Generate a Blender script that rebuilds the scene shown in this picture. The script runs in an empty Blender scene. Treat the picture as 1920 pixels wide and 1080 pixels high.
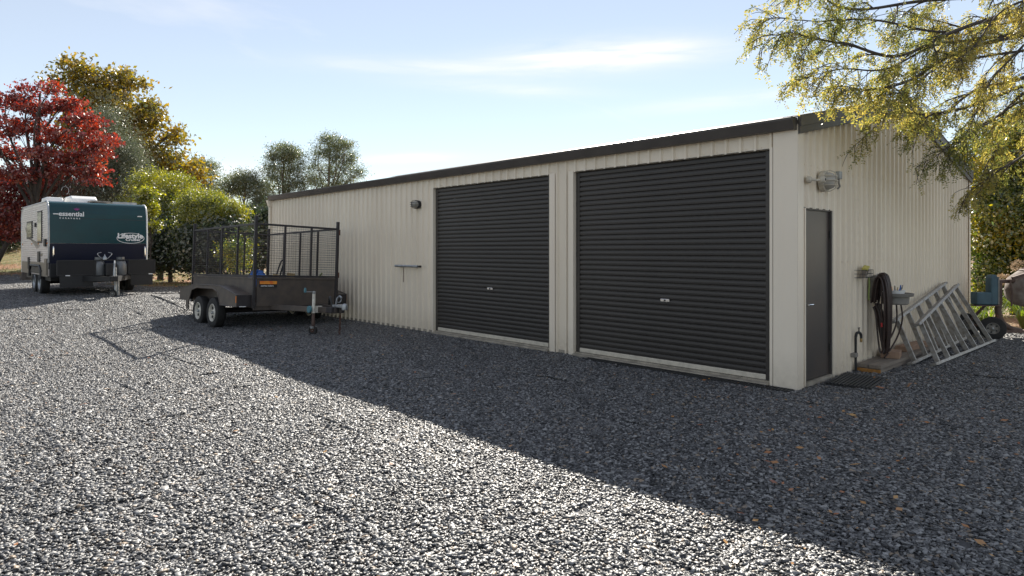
import bpy, bmesh, math, random
import numpy as np
from mathutils import Vector, Matrix, Euler

R = math.radians
random.seed(7); RNG = np.random.default_rng(7)
SC = bpy.context.scene
COL = SC.collection

# ------------------------------------------------------------------ camera
CAMP = Vector((-7.42, -3.19, 1.60)); FPX = 1215.0
CF = Vector((.6830, .7304, 0)); CR = Vector((.7304, -.6830, 0))
cam_d = bpy.data.cameras.new('camera'); cam = bpy.data.objects.new('camera', cam_d); COL.objects.link(cam)
cam.location = CAMP; cam.rotation_euler = (R(90), 0, math.atan2(-CF.x, CF.y))
cam_d.sensor_width = 36; cam_d.lens = FPX / 1920 * 36; cam_d.shift_y = -71 / 1920
cam_d.clip_end = 3000; cam_d.clip_start = .05
SC.camera = cam

# ------------------------------------------------------------------ sky, sun, exposure
SUNV = Vector((1.22, 1.02, 1.0)).normalized()
W = bpy.data.worlds.new('World'); SC.world = W; W.use_nodes = True
wn, wl = W.node_tree.nodes, W.node_tree.links
wn.clear()
wout = wn.new('ShaderNodeOutputWorld'); bg = wn.new('ShaderNodeBackground')
sky = wn.new('ShaderNodeTexSky'); sky.sky_type = 'NISHITA'; sky.sun_disc = False
sky.sun_elevation = math.asin(SUNV.z); sky.sun_rotation = math.atan2(SUNV.x, SUNV.y)
sky.air_density = 1.0; sky.dust_density = 0.0; sky.ozone_density = 0.3; sky.altitude = 200
tc = wn.new('ShaderNodeTexCoord'); sep = wn.new('ShaderNodeSeparateXYZ')
wl.new(tc.outputs['Generated'], sep.inputs[0])
zmax = wn.new('ShaderNodeMath'); zmax.operation = 'MAXIMUM'; zmax.inputs[1].default_value = 0.0
zadd = wn.new('ShaderNodeMath'); zadd.operation = 'ADD'; zadd.inputs[1].default_value = .12
wl.new(sep.outputs['Z'], zmax.inputs[0]); wl.new(zmax.outputs[0], zadd.inputs[0])
dv = wn.new('ShaderNodeVectorMath'); dv.operation = 'DIVIDE'; cmb = wn.new('ShaderNodeCombineXYZ')
for i in range(3): wl.new(zadd.outputs[0], cmb.inputs[i])
wl.new(tc.outputs['Generated'], dv.inputs[0]); wl.new(cmb.outputs[0], dv.inputs[1])
wmap = wn.new('ShaderNodeMapping'); wmap.inputs['Rotation'].default_value = (0, 0, R(42)); wmap.inputs['Scale'].default_value = (.42, 1.5, 0)
wmap.inputs['Location'].default_value = (.3, 1.1, 0)
wl.new(dv.outputs[0], wmap.inputs[0])
cn = wn.new('ShaderNodeTexNoise'); cn.inputs['Scale'].default_value = 1.0; cn.inputs['Detail'].default_value = 7; cn.inputs['Roughness'].default_value = .55; cn.inputs['Distortion'].default_value = .35
wl.new(wmap.outputs[0], cn.inputs['Vector'])
cr = wn.new('ShaderNodeMapRange'); cr.inputs['From Min'].default_value = .60; cr.inputs['From Max'].default_value = .95; cr.inputs['To Min'].default_value = .31; cr.inputs['To Max'].default_value = .95
wl.new(cn.outputs['Fac'], cr.inputs[0])
cmix = wn.new('ShaderNodeMix'); cmix.data_type = 'RGBA'; cmix.inputs['B'].default_value = (8.6, 8.35, 8.3, 1)

def wmath(op, a, b):
    q = wn.new('ShaderNodeMath'); q.operation = op
    for i, v in enumerate((a, b)):
        if isinstance(v, (int, float)): q.inputs[i].default_value = v
        elif v is not None: wl.new(v, q.inputs[i])
    return q.outputs[0]
def cirrus(px, py, half_a, half_b, amount, slant=0.0):
    # one thin cirrus streak, fixed in the sky by its compass direction
    c = (CF * FPX + CR * (px - 960) + Vector((0, 0, 469 - py))).normalized(); A = c.cross(Vector((0, 0, 1))).normalized(); B = A.cross(c)
    A, B = A * math.cos(slant) + B * math.sin(slant), B * math.cos(slant) - A * math.sin(slant)
    d1 = wn.new('ShaderNodeVectorMath'); d1.operation = 'DOT_PRODUCT'; d1.inputs[1].default_value = A; wl.new(tc.outputs['Generated'], d1.inputs[0])
    d2 = wn.new('ShaderNodeVectorMath'); d2.operation = 'DOT_PRODUCT'; d2.inputs[1].default_value = B; wl.new(tc.outputs['Generated'], d2.inputs[0])
    d3 = wn.new('ShaderNodeVectorMath'); d3.operation = 'DOT_PRODUCT'; d3.inputs[1].default_value = c; wl.new(tc.outputs['Generated'], d3.inputs[0])
    mpn = wn.new('ShaderNodeCombineXYZ'); wl.new(wmath('MULTIPLY', d1.outputs['Value'], 5.0), mpn.inputs[0]); wl.new(wmath('MULTIPLY', d2.outputs['Value'], 38.0), mpn.inputs[1]); mpn.inputs[2].default_value = px * .01
    no = wn.new('ShaderNodeTexNoise'); no.inputs['Scale'].default_value = 1.3; no.inputs['Detail'].default_value = 8; no.inputs['Roughness'].default_value = .6; no.inputs['Distortion'].default_value = .4; wl.new(mpn.outputs[0], no.inputs['Vector'])
    r = wmath('ADD', wmath('POWER', wmath('ABSOLUTE', wmath('DIVIDE', d1.outputs['Value'], half_a), None), 2.0), wmath('POWER', wmath('ABSOLUTE', wmath('DIVIDE', d2.outputs['Value'], half_b), None), 2.0))
    g = wmath('POWER', 2.718, wmath('MULTIPLY', r, -1.0))
    t_ = wmath('MULTIPLY', g, wmath('MULTIPLY', wmath('SUBTRACT', no.outputs['Fac'], .22), 2.0))
    return wmath('MAXIMUM', wmath('MULTIPLY', wmath('MULTIPLY', t_, amount), wmath('GREATER_THAN', d3.outputs['Value'], 0.0)), 0.0)
cloud = cr.outputs[0]
for a_ in ((1120, 106, .14, .021, .95, 0.02), (1250, 98, .08, .014, .4, 0), (800, 125, .16, .012, .45, 0), (760, 297, .07, .0065, .9, .05), (950, 165, .12, .010, .35, -.05), (1350, 190, .14, .010, .35, .04), (420, 320, .10, .010, .5, 0)):
    cloud = wmath('ADD', cloud, cirrus(*a_))
wl.new(wmath('MINIMUM', cloud, .96), cmix.inputs['Factor']); wl.new(sky.outputs[0], cmix.inputs['A'])
wl.new(cmix.outputs['Result'], bg.inputs['Color']); bg.inputs['Strength'].default_value = .06
wl.new(bg.outputs[0], wout.inputs[0])
sun_d = bpy.data.lights.new('sun', 'SUN'); sun = bpy.data.objects.new('sun', sun_d); COL.objects.link(sun)
sun_d.energy = 5.0; sun_d.angle = R(.5); sun_d.color = (1, .93, .82)
sun.rotation_euler = SUNV.to_track_quat('Z', 'Y').to_euler(); sun.location = (20, 16, 20)
SC.view_settings.view_transform = 'Standard'; SC.view_settings.look = 'None'
SC.view_settings.exposure = 1.18; SC.view_settings.gamma = 1
SC.cycles.max_bounces = 6; SC.cycles.transparent_max_bounces = 8

def at(px, py, Z):
    return CAMP + CR * ((px - 960) / FPX * Z) + CF * Z + Vector((0, 0, (469 - py) / FPX * Z))

# ------------------------------------------------------------------ materials
def nt(m): return m.node_tree.nodes, m.node_tree.links
MATS = {}
def mat(name, col, rough=.5, metal=0.0, var=0.0, vscale=6.0, bump=0.0, bscale=60.0, spec=.5, col2=None, detail=5, stretch=(1, 1, 1), coat=0):
    m = bpy.data.materials.new(name); m.use_nodes = True; n, l = nt(m)
    b = n['Principled BSDF']; b.inputs['Roughness'].default_value = rough; b.inputs['Metallic'].default_value = metal
    b.inputs['Specular IOR Level'].default_value = spec; b.inputs['Coat Weight'].default_value = coat
    b.inputs['Base Color'].default_value = (*col, 1)
    tcn = n.new('ShaderNodeTexCoord'); mp = n.new('ShaderNodeMapping'); mp.inputs['Scale'].default_value = stretch
    l.new(tcn.outputs['Object'], mp.inputs[0])
    if var or col2:
        no = n.new('ShaderNodeTexNoise'); no.inputs['Scale'].default_value = vscale; no.inputs['Detail'].default_value = detail
        l.new(mp.outputs[0], no.inputs['Vector'])
        mr = n.new('ShaderNodeMapRange'); mr.inputs['From Min'].default_value = .35; mr.inputs['From Max'].default_value = .68
        l.new(no.outputs['Fac'], mr.inputs[0])
        mx = n.new('ShaderNodeMix'); mx.data_type = 'RGBA'
        c2 = col2 or tuple(c * (1 - var) for c in col)
        mx.inputs['A'].default_value = (*col, 1); mx.inputs['B'].default_value = (*c2, 1)
        l.new(mr.outputs[0], mx.inputs['Factor']); l.new(mx.outputs['Result'], b.inputs['Base Color'])
    if bump:
        nb = n.new('ShaderNodeTexNoise'); nb.inputs['Scale'].default_value = bscale; nb.inputs['Detail'].default_value = 4
        l.new(mp.outputs[0], nb.inputs['Vector'])
        bp = n.new('ShaderNodeBump'); bp.inputs['Strength'].default_value = bump; bp.inputs['Distance'].default_value = .01
        l.new(nb.outputs['Fac'], bp.inputs['Height']); l.new(bp.outputs[0], b.inputs['Normal'])
    MATS[name] = m; return m

def leaf_mat(name, cols, trans=.45, rough=.45, gloss=.12):
    m = bpy.data.materials.new(name); m.use_nodes = True; n, l = nt(m); n.clear()
    out = n.new('ShaderNodeOutputMaterial'); ge = n.new('ShaderNodeNewGeometry'); rp = n.new('ShaderNodeValToRGB')
    rp.color_ramp.interpolation = 'LINEAR'
    els = rp.color_ramp.elements
    els[0].position = 0; els[0].color = (*cols[0], 1); els[1].position = 1; els[1].color = (*cols[-1], 1)
    for i, c in enumerate(cols[1:-1]):
        e = els.new((i + 1) / (len(cols) - 1)); e.color = (*c, 1)
    # clump-scale hue drift mixed with the per-leaf random
    tcn = n.new('ShaderNodeTexCoord'); no = n.new('ShaderNodeTexNoise'); no.inputs['Scale'].default_value = .9; no.inputs['Detail'].default_value = 3
    l.new(tcn.outputs['Object'], no.inputs['Vector'])
    mr = n.new('ShaderNodeMapRange'); mr.inputs['From Min'].default_value = .3; mr.inputs['From Max'].default_value = .7
    l.new(no.outputs['Fac'], mr.inputs[0])
    mm = n.new('ShaderNodeMix'); mm.inputs['Factor'].default_value = .5
    l.new(ge.outputs['Random Per Island'], mm.inputs['A']); l.new(mr.outputs[0], mm.inputs['B'])
    l.new(mm.outputs['Result'], rp.inputs[0])
    d = n.new('ShaderNodeBsdfDiffuse'); t = n.new('ShaderNodeBsdfTranslucent'); g = n.new('ShaderNodeBsdfGlossy'); g.inputs['Roughness'].default_value = rough
    l.new(rp.outputs[0], d.inputs[0]); 
    tb = n.new('ShaderNodeHueSaturation'); tb.inputs['Value'].default_value = 1.5; tb.inputs['Saturation'].default_value = 1.1
    l.new(rp.outputs[0], tb.inputs['Color']); l.new(tb.outputs[0], t.inputs[0])
    m1 = n.new('ShaderNodeMixShader'); m1.inputs[0].default_value = trans; l.new(d.outputs[0], m1.inputs[1]); l.new(t.outputs[0], m1.inputs[2])
    m2 = n.new('ShaderNodeMixShader'); m2.inputs[0].default_value = gloss; l.new(m1.outputs[0], m2.inputs[1]); l.new(g.outputs[0], m2.inputs[2])
    l.new(m2.outputs[0], out.inputs[0]); MATS[name] = m; return m

def wall_mat(name, c1, c2, dirt):
    # painted steel cladding: faint patching, vertical run marks, splash dirt near the base
    m = mat(name, c1, .33, 0, 0, 1.3, .03, 9, col2=c2, stretch=(1, 1, .25))
    n, l = nt(m); b = n['Principled BSDF']
    src = b.inputs['Base Color'].links[0].from_socket
    tcn = n.new('ShaderNodeTexCoord'); sp = n.new('ShaderNodeSeparateXYZ'); l.new(tcn.outputs['Object'], sp.inputs[0])
    mr = n.new('ShaderNodeMapRange'); mr.inputs['From Min'].default_value = .45; mr.inputs['From Max'].default_value = 0.0; mr.inputs['To Max'].default_value = .8
    l.new(sp.outputs['Z'], mr.inputs[0])
    no = n.new('ShaderNodeTexNoise'); no.inputs['Scale'].default_value = 14; no.inputs['Detail'].default_value = 6; l.new(tcn.outputs['Object'], no.inputs['Vector'])
    mu = n.new('ShaderNodeMath'); mu.operation = 'MULTIPLY'; l.new(mr.outputs[0], mu.inputs[0]); l.new(no.outputs['Fac'], mu.inputs[1])
    mx = n.new('ShaderNodeMix'); mx.data_type = 'RGBA'; mx.inputs['B'].default_value = (*dirt, 1)
    l.new(mu.outputs[0], mx.inputs['Factor']); l.new(src, mx.inputs['A']); l.new(mx.outputs['Result'], b.inputs['Base Color'])
    return m

CREAM = wall_mat('cream_cladding', (.85, .755, .615), (.755, .66, .53), (.42, .36, .28))
FLASH = wall_mat('cream_flashing', (.85, .76, .63), (.79, .69, .565), (.45, .39, .31))
BROWN = mat('dark_trim', (.075, .066, .060), .45, 0, .25, 3, .02, 20)
SHUT = mat('charcoal_shutter', (.030, .0265, .025), .40, 0, 0, 1.6, .05, 12, spec=.5, col2=(.052, .045, .040), stretch=(1, .6, 1))
DOORM = mat('charcoal_door', (.045, .042, .042), .38, 0, 0, 1.4, .06, 8, col2=(.075, .058, .05))
GALV = mat('galvanised', (.42, .44, .46), .42, .75, .35, 9, .04, 40)
ALU = mat('weathered_aluminium', (.42, .41, .39), .5, .55, .45, 16, .08, 50, col2=(.26, .23, .20))
CHROME = mat('chrome', (.8, .8, .8), .15, 1.0)
CONC = mat('concrete', (.36, .32, .26), .85, 0, .4, 7, .3, 60)
BLACKP = mat('black_plastic', (.018, .018, .02), .5, 0, .3, 10)
RUBBER = mat('tyre_rubber', (.022, .021, .021), .75, 0, .5, 12, .1, 60)
RIMW = mat('cream_rim', (.74, .70, .61), .45, 0, .35, 14)
TRLR = mat('trailer_paint', (.060, .050, .046), .5, 0, 0, 5, .05, 40, col2=(.10, .078, .062))
TRLF = mat('trailer_frame', (.035, .030, .032), .5, 0, .35, 8, .05, 50)
RUST = mat('rust', (.13, .055, .03), .8, 0, 0, 14, .3, 50, col2=(.07, .035, .025))
TEAL = mat('teal_gloss', (.004, .045, .054), .2, 0, 0, 2, spec=.4, col2=(.006, .036, .043))
NAVY = mat('navy_checker', (.008, .011, .03), .3, 0, .2, 30, .3, 90)
VANW = mat('van_white', (.74, .68, .64), .35, 0, .1, 3)
TAUPE = mat('van_taupe', (.19, .165, .135), .4, 0, .15, 4)
WHITE = mat('white_plastic', (.78, .78, .77), .35)
GLASS = mat('dark_glass', (.012, .014, .010), .1, 0, 0, spec=.2)
OFFGL = mat('frosted_glass', (.42, .40, .36), .2)
GREYP = mat('grey_plastic', (.24, .225, .20), .55, 0, .25, 12)
BEIGEP = mat('beige_plastic', (.58, .53, .44), .45, 0, .2, 14)
HOSE = mat('hose_brown', (.050, .030, .026), .45, 0, .4, 20)
WOOD = mat('grey_timber', (.24, .20, .16), .85, 0, 0, 10, .4, 40, col2=(.15, .125, .105), stretch=(.12, 2, 2))
WOODE = mat('timber_end', (.42, .20, .05), .8, 0, .4, 20)
BRICK = mat('brick_tan', (.36, .235, .16), .9, 0, 0, 18, .5, 60, col2=(.26, .17, .12))
BLUEM = mat('faded_blue', (.055, .115, .145), .5, 0, 0, 5, .05, 30, col2=(.035, .075, .10))
MIXST = mat('old_steel', (.15, .10, .08), .75, .2, 0, 8, .2, 40, col2=(.07, .045, .038))
DRUM = mat('concreted_drum', (.27, .24, .215), .9, 0, 0, 7, .5, 40, col2=(.14, .10, .085))
BARK = mat('bark', (.085, .070, .060), .9, 0, 0, 9, .8, 22, col2=(.045, .038, .034), stretch=(1, 1, .3))
BARKG = mat('pale_bark', (.26, .22, .19), .85, 0, 0, 5, .5, 14, col2=(.12, .10, .09), stretch=(1, 1, .3))
AMBER = mat('amber_lens', (.75, .22, .02), .25)
REDP = mat('red_plastic', (.4, .02, .02), .4)
YEL = mat('yellow_sponge', (.50, .44, .12), .9)
TEALK = mat('teal_knob', (.07, .19, .23), .5)
TARP = mat('blue_tarp', (.03, .14, .48), .5, 0, .3, 9)
GREENH = mat('green_handle', (.16, .20, .05), .5)
PINE = mat('raw_pine', (.50, .36, .18), .8, 0, .3, 20)
MESHB = mat('black_mesh', (.012, .012, .013), .7)
MAG = mat('magenta_print', (.35, .05, .25), .4)
ORG = mat('orange_print', (.75, .16, .03), .4, 0, 0, 12, col2=(.85, .42, .05))
PRINT = mat('white_print', (.8, .8, .8), .4)
BRASS = mat('brass', (.35, .24, .10), .4, .8)
GASB = mat('gas_grey', (.16, .17, .18), .35, .2, .2, 8)
CHECK = mat('tank_poly', (.55, .56, .57), .4)
DRYH = mat('dry_flower', (.50, .38, .26), .9, 0, .4, 30)

L_RED = leaf_mat('leaf_red', [(.065, .011, .013), (.15, .020, .017), (.27, .045, .028), (.42, .11, .055)], .5)
L_GOLD = leaf_mat('leaf_gold', [(.055, .070, .016), (.11, .11, .02), (.21, .165, .025), (.33, .22, .03), (.22, .095, .025)], .45, .4, .1)
L_WAT = leaf_mat('leaf_greygreen', [(.06, .080, .050), (.09, .11, .065), (.14, .15, .085)], .35)
L_YEL = leaf_mat('leaf_yellowgreen', [(.030, .050, .008), (.085, .11, .010), (.27, .26, .016), (.48, .40, .02)], .5)
L_EUC = leaf_mat('leaf_euc', [(.045, .068, .030), (.085, .11, .046), (.14, .155, .06), (.24, .22, .08)], .45, .35, .14)
L_DARK = leaf_mat('leaf_dark', [(.012, .022, .008), (.025, .042, .014), (.05, .07, .02)], .35)
L_BUSH = leaf_mat('leaf_bush', [(.022, .045, .010), (.05, .085, .014), (.12, .14, .02), (.33, .25, .03), (.42, .26, .03)], .55, .35, .09)
L_WEEP = leaf_mat('leaf_weep', [(.06, .085, .024), (.12, .14, .036), (.24, .225, .06), (.40, .32, .085), (.55, .45, .16)], .58, .4, .06)
L_STRAP = leaf_mat('leaf_strap', [(.05, .10, .015), (.14, .20, .025), (.30, .32, .05)], .5, .3, .12)
L_LITTER = leaf_mat('leaf_litter', [(.10, .03, .02), (.28, .09, .03), (.42, .22, .06), (.5, .32, .12)], .15)
L_GRASS = leaf_mat('leaf_grass', [(.06, .09, .02), (.15, .15, .05), (.28, .22, .10)], .35)

# ------------------------------------------------------------------ mesh helpers
def tag(o, label=None, cat=None, group=None, kind=None):
    if label: o['label'] = label
    if cat: o['category'] = cat
    if group: o['group'] = group
    if kind: o['kind'] = kind
    return o
def thing(name, label, cat, loc=(0, 0, 0), rot=(0, 0, 0), group=None):
    o = bpy.data.objects.new(name, None); COL.objects.link(o); o.empty_display_size = .2
    o.location = loc; o.rotation_euler = rot
    return tag(o, label, cat, group)
def link(name, me, parent=None, loc=None, rot=None):
    o = bpy.data.objects.new(name, me); COL.objects.link(o)
    if parent: o.parent = parent
    if loc is not None: o.location = loc
    if rot is not None: o.rotation_euler = rot
    return o

class MB:
    def __init__(s): s.v = []; s.f = []; s.mi = []; s.cur = 0
    def quadv(s, pts):
        b = len(s.v); s.v += [tuple(p) for p in pts]; s.f.append(tuple(range(b, b + len(pts)))); s.mi.append(s.cur); return s
    def box(s, x0, x1, y0, y1, z0, z1, M=None):
        b = len(s.v)
        P = [(x, y, z) for z in (z0, z1) for (x, y) in ((x0, y0), (x1, y0), (x1, y1), (x0, y1))]
        if M is not None: P = [tuple(M @ Vector(p)) for p in P]
        s.v += P
        for q in ((3, 2, 1, 0), (4, 5, 6, 7), (0, 1, 5, 4), (1, 2, 6, 5), (2, 3, 7, 6), (3, 0, 4, 7)):
            s.f.append(tuple(b + i for i in q)); s.mi.append(s.cur)
        return s
    def bar(s, a, c, w, h=None, up=(0, 0, 1)):
        a, c = Vector(a), Vector(c); d = c - a; L = d.length; d = d / L
        u = Vector(up); r = d.cross(u)
        if r.length < 1e-4: u = Vector((1, 0, 0)); r = d.cross(u)
        r.normalize(); u = r.cross(d); h = h or w
        M = Matrix(((r.x, d.x, u.x, a.x), (r.y, d.y, u.y, a.y), (r.z, d.z, u.z, a.z), (0, 0, 0, 1)))
        return s.box(-w / 2, w / 2, 0, L, -h / 2, h / 2, M)
    def tube(s, pts, r, n=8, cap=True):
        pts = [Vector(p) for p in pts]; m = len(pts)
        rs = r if isinstance(r, (list, tuple)) else [r] * m
        t0 = (pts[1] - pts[0]).normalized(); ref = Vector((0, 0, 1)) if abs(t0.z) < .9 else Vector((1, 0, 0))
        u = t0.cross(ref).normalized(); b = len(s.v)
        for i in range(m):
            t = (pts[min(i + 1, m - 1)] - pts[max(i - 1, 0)])
            t = t.normalized() if t.length > 1e-7 else t0
            u = (u - t * u.dot(t)); u = u.normalized() if u.length > 1e-6 else t.orthogonal().normalized()
            w = t.cross(u)
            for k in range(n):
                a = 2 * math.pi * k / n
                s.v.append(tuple(pts[i] + (u * math.cos(a) + w * math.sin(a)) * rs[i]))
        for i in range(m - 1):
            for k in range(n):
                k2 = (k + 1) % n
                s.f.append((b + i * n + k, b + i * n + k2, b + (i + 1) * n + k2, b + (i + 1) * n + k)); s.mi.append(s.cur)
        if cap:
            s.f.append(tuple(b + k for k in reversed(range(n)))); s.mi.append(s.cur)
            s.f.append(tuple(b + (m - 1) * n + k for k in range(n))); s.mi.append(s.cur)
        return s
    def lathe(s, prof, n=20, axis='z', c=(0, 0, 0)):
        # prof: list of (r, h)
        b = len(s.v); m = len(prof)
        for (r, h) in prof:
            for k in range(n):
                a = 2 * math.pi * k / n; x, y = r * math.cos(a), r * math.sin(a)
                p = {'z': (x, y, h), 'x': (h, x, y), 'y': (x, h, y)}[axis]
                s.v.append((p[0] + c[0], p[1] + c[1], p[2] + c[2]))
        for i in range(m - 1):
            for k in range(n):
                k2 = (k + 1) % n; q = (b + i * n + k, b + i * n + k2, b + (i + 1) * n + k2, b + (i + 1) * n + k)
                s.f.append(q if axis != 'y' else q[::-1]); s.mi.append(s.cur)
        return s
    def prism(s, poly, a0, a1, axis='x'):
        # poly in the two other axes (cyclic order) extruded along axis
        def P(p, a): return {'x': (a, p[0], p[1]), 'y': (p[0], a, p[1]), 'z': (p[0], p[1], a)}[axis]
        b = len(s.v); n = len(poly)
        s.v += [P(p, a0) for p in poly] + [P(p, a1) for p in poly]
        s.f.append(tuple(b + i for i in reversed(range(n)))); s.f.append(tuple(b + n + i for i in range(n))); s.mi += [s.cur] * 2
        for i in range(n):
            j = (i + 1) % n; s.f.append((b + i, b + j, b + n + j, b + n + i)); s.mi.append(s.cur)
        return s
    def mesh(s, name, m, smooth=False):
        me = bpy.data.meshes.new(name); me.from_pydata(s.v, [], s.f)
        ms = m if isinstance(m, (list, tuple)) else [m]
        for x in ms: me.materials.append(x)
        if len(ms) > 1: me.polygons.foreach_set('material_index', s.mi)
        bm = bmesh.new(); bm.from_mesh(me); bmesh.ops.recalc_face_normals(bm, faces=bm.faces); bm.to_mesh(me); bm.free()
        if smooth:
            me.polygons.foreach_set('use_smooth', [True] * len(me.polygons))
            if smooth != 'all': me.set_sharp_from_angle(angle=R(40))
        me.update(); return me
    def build(s, name, m, parent=None, smooth=False, bevel=0, loc=None, rot=None):
        o = link(name, s.mesh(name, m, smooth), parent, loc, rot)
        if bevel:
            md = o.modifiers.new('bevel', 'BEVEL'); md.width = bevel; md.segments = 2; md.limit_method = 'ANGLE'; md.angle_limit = R(40)
        return o

def np_mesh(name, V, F, m, smooth=False):
    """V (n,3), F (k,q) arrays -> mesh"""
    me = bpy.data.meshes.new(name); q = F.shape[1]
    me.vertices.add(len(V)); me.vertices.foreach_set('co', np.ascontiguousarray(V, dtype=np.float32).ravel())
    me.loops.add(F.size); me.loops.foreach_set('vertex_index', np.ascontiguousarray(F, dtype=np.int32).ravel())
    me.polygons.add(len(F)); me.polygons.foreach_set('loop_start', np.arange(0, F.size, q, dtype=np.int32))
    if smooth: me.polygons.foreach_set('use_smooth', np.ones(len(F), dtype=bool))
    me.materials.append(m); me.update(calc_edges=True); return me

def text_mesh(txt, size, m, bold=0.0, extrude=.002, shear=0.0, spacing=1.0):
    cu = bpy.data.curves.new('t', 'FONT'); cu.body = txt; cu.size = size; cu.extrude = extrude; cu.offset = bold; cu.shear = shear
    cu.space_character = spacing; cu.resolution_u = 3
    o = bpy.data.objects.new('t', cu); COL.objects.link(o)
    me = bpy.data.meshes.new_from_object(o.evaluated_get(bpy.context.evaluated_depsgraph_get()))
    bpy.data.objects.remove(o); me.materials.clear(); me.materials.append(m); return me

def bez(pts, n=10):
    """smooth path through points (Catmull-Rom)"""
    P = [Vector(p) for p in pts]; P = [P[0] * 2 - P[1]] + P + [P[-1] * 2 - P[-2]]; out = []
    for i in range(1, len(P) - 2):
        for k in range(n):
            t = k / n; a, b, c, d = P[i - 1], P[i], P[i + 1], P[i + 2]
            out.append(.5 * ((2 * b) + (c - a) * t + (2 * a - 5 * b + 4 * c - d) * t * t + (3 * b - a - 3 * c + d) * t ** 3))
    out.append(P[-2]); return out

# ------------------------------------------------------------------ ground
def sst(a, b, x):
    t = np.clip((x - a) / (b - a), 0, 1); return t * t * (3 - 2 * t)
def gz(X, Y):
    X = np.asarray(X, float); Y = np.asarray(Y, float)
    xc = (X - CAMP.x) * CR.x + (Y - CAMP.y) * CR.y; zc = (X - CAMP.x) * CF.x + (Y - CAMP.y) * CF.y
    z = .36 * sst(10.5, 17.5, Y) * np.maximum(sst(-.3, -2.6, X), sst(14.6, 18, Y))
    z = z + 2.3 * sst(30, 50, zc) * sst(-14, -23, xc)
    und = .022 * np.sin(X * .9 + 1) * np.sin(Y * .7) + .012 * np.sin(X * 2.1 - Y * 1.3)
    near = np.maximum(sst(.1, 1.2, -X), sst(.1, 1.5, -Y))
    return z + und * near
# gravel region in plan (driveway): everything inside this outline
GEDGE = np.array([(-60, -60), (40, -60), (40, -3.2), (9.5, -2.6), (8.2, -.2), (.5, .5), (.5, 15.5), (-.4, 18), (-1.3, 21.5), (-3.0, 27), (-3.4, 35), (-7, 38.5), (-14, 37), (-60, 33)])
def inpoly(X, Y, poly=GEDGE):
    # signed distance (positive inside)
    X = np.asarray(X, float); Y = np.asarray(Y, float); ins = np.zeros(X.shape, bool); dist = np.full(X.shape, 1e9); n = len(poly)
    for i in range(n):
        x1, y1 = poly[i]; x2, y2 = poly[(i + 1) % n]
        c = ((y1 > Y) != (y2 > Y)) & (X < (x2 - x1) * (Y - y1) / (y2 - y1 + 1e-12) + x1); ins ^= c
        dx, dy = x2 - x1, y2 - y1; t = np.clip(((X - x1) * dx + (Y - y1) * dy) / (dx * dx + dy * dy), 0, 1)
        dist = np.minimum(dist, np.hypot(X - x1 - t * dx, Y - y1 - t * dy))
    return np.where(ins, dist, -dist)

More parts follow.
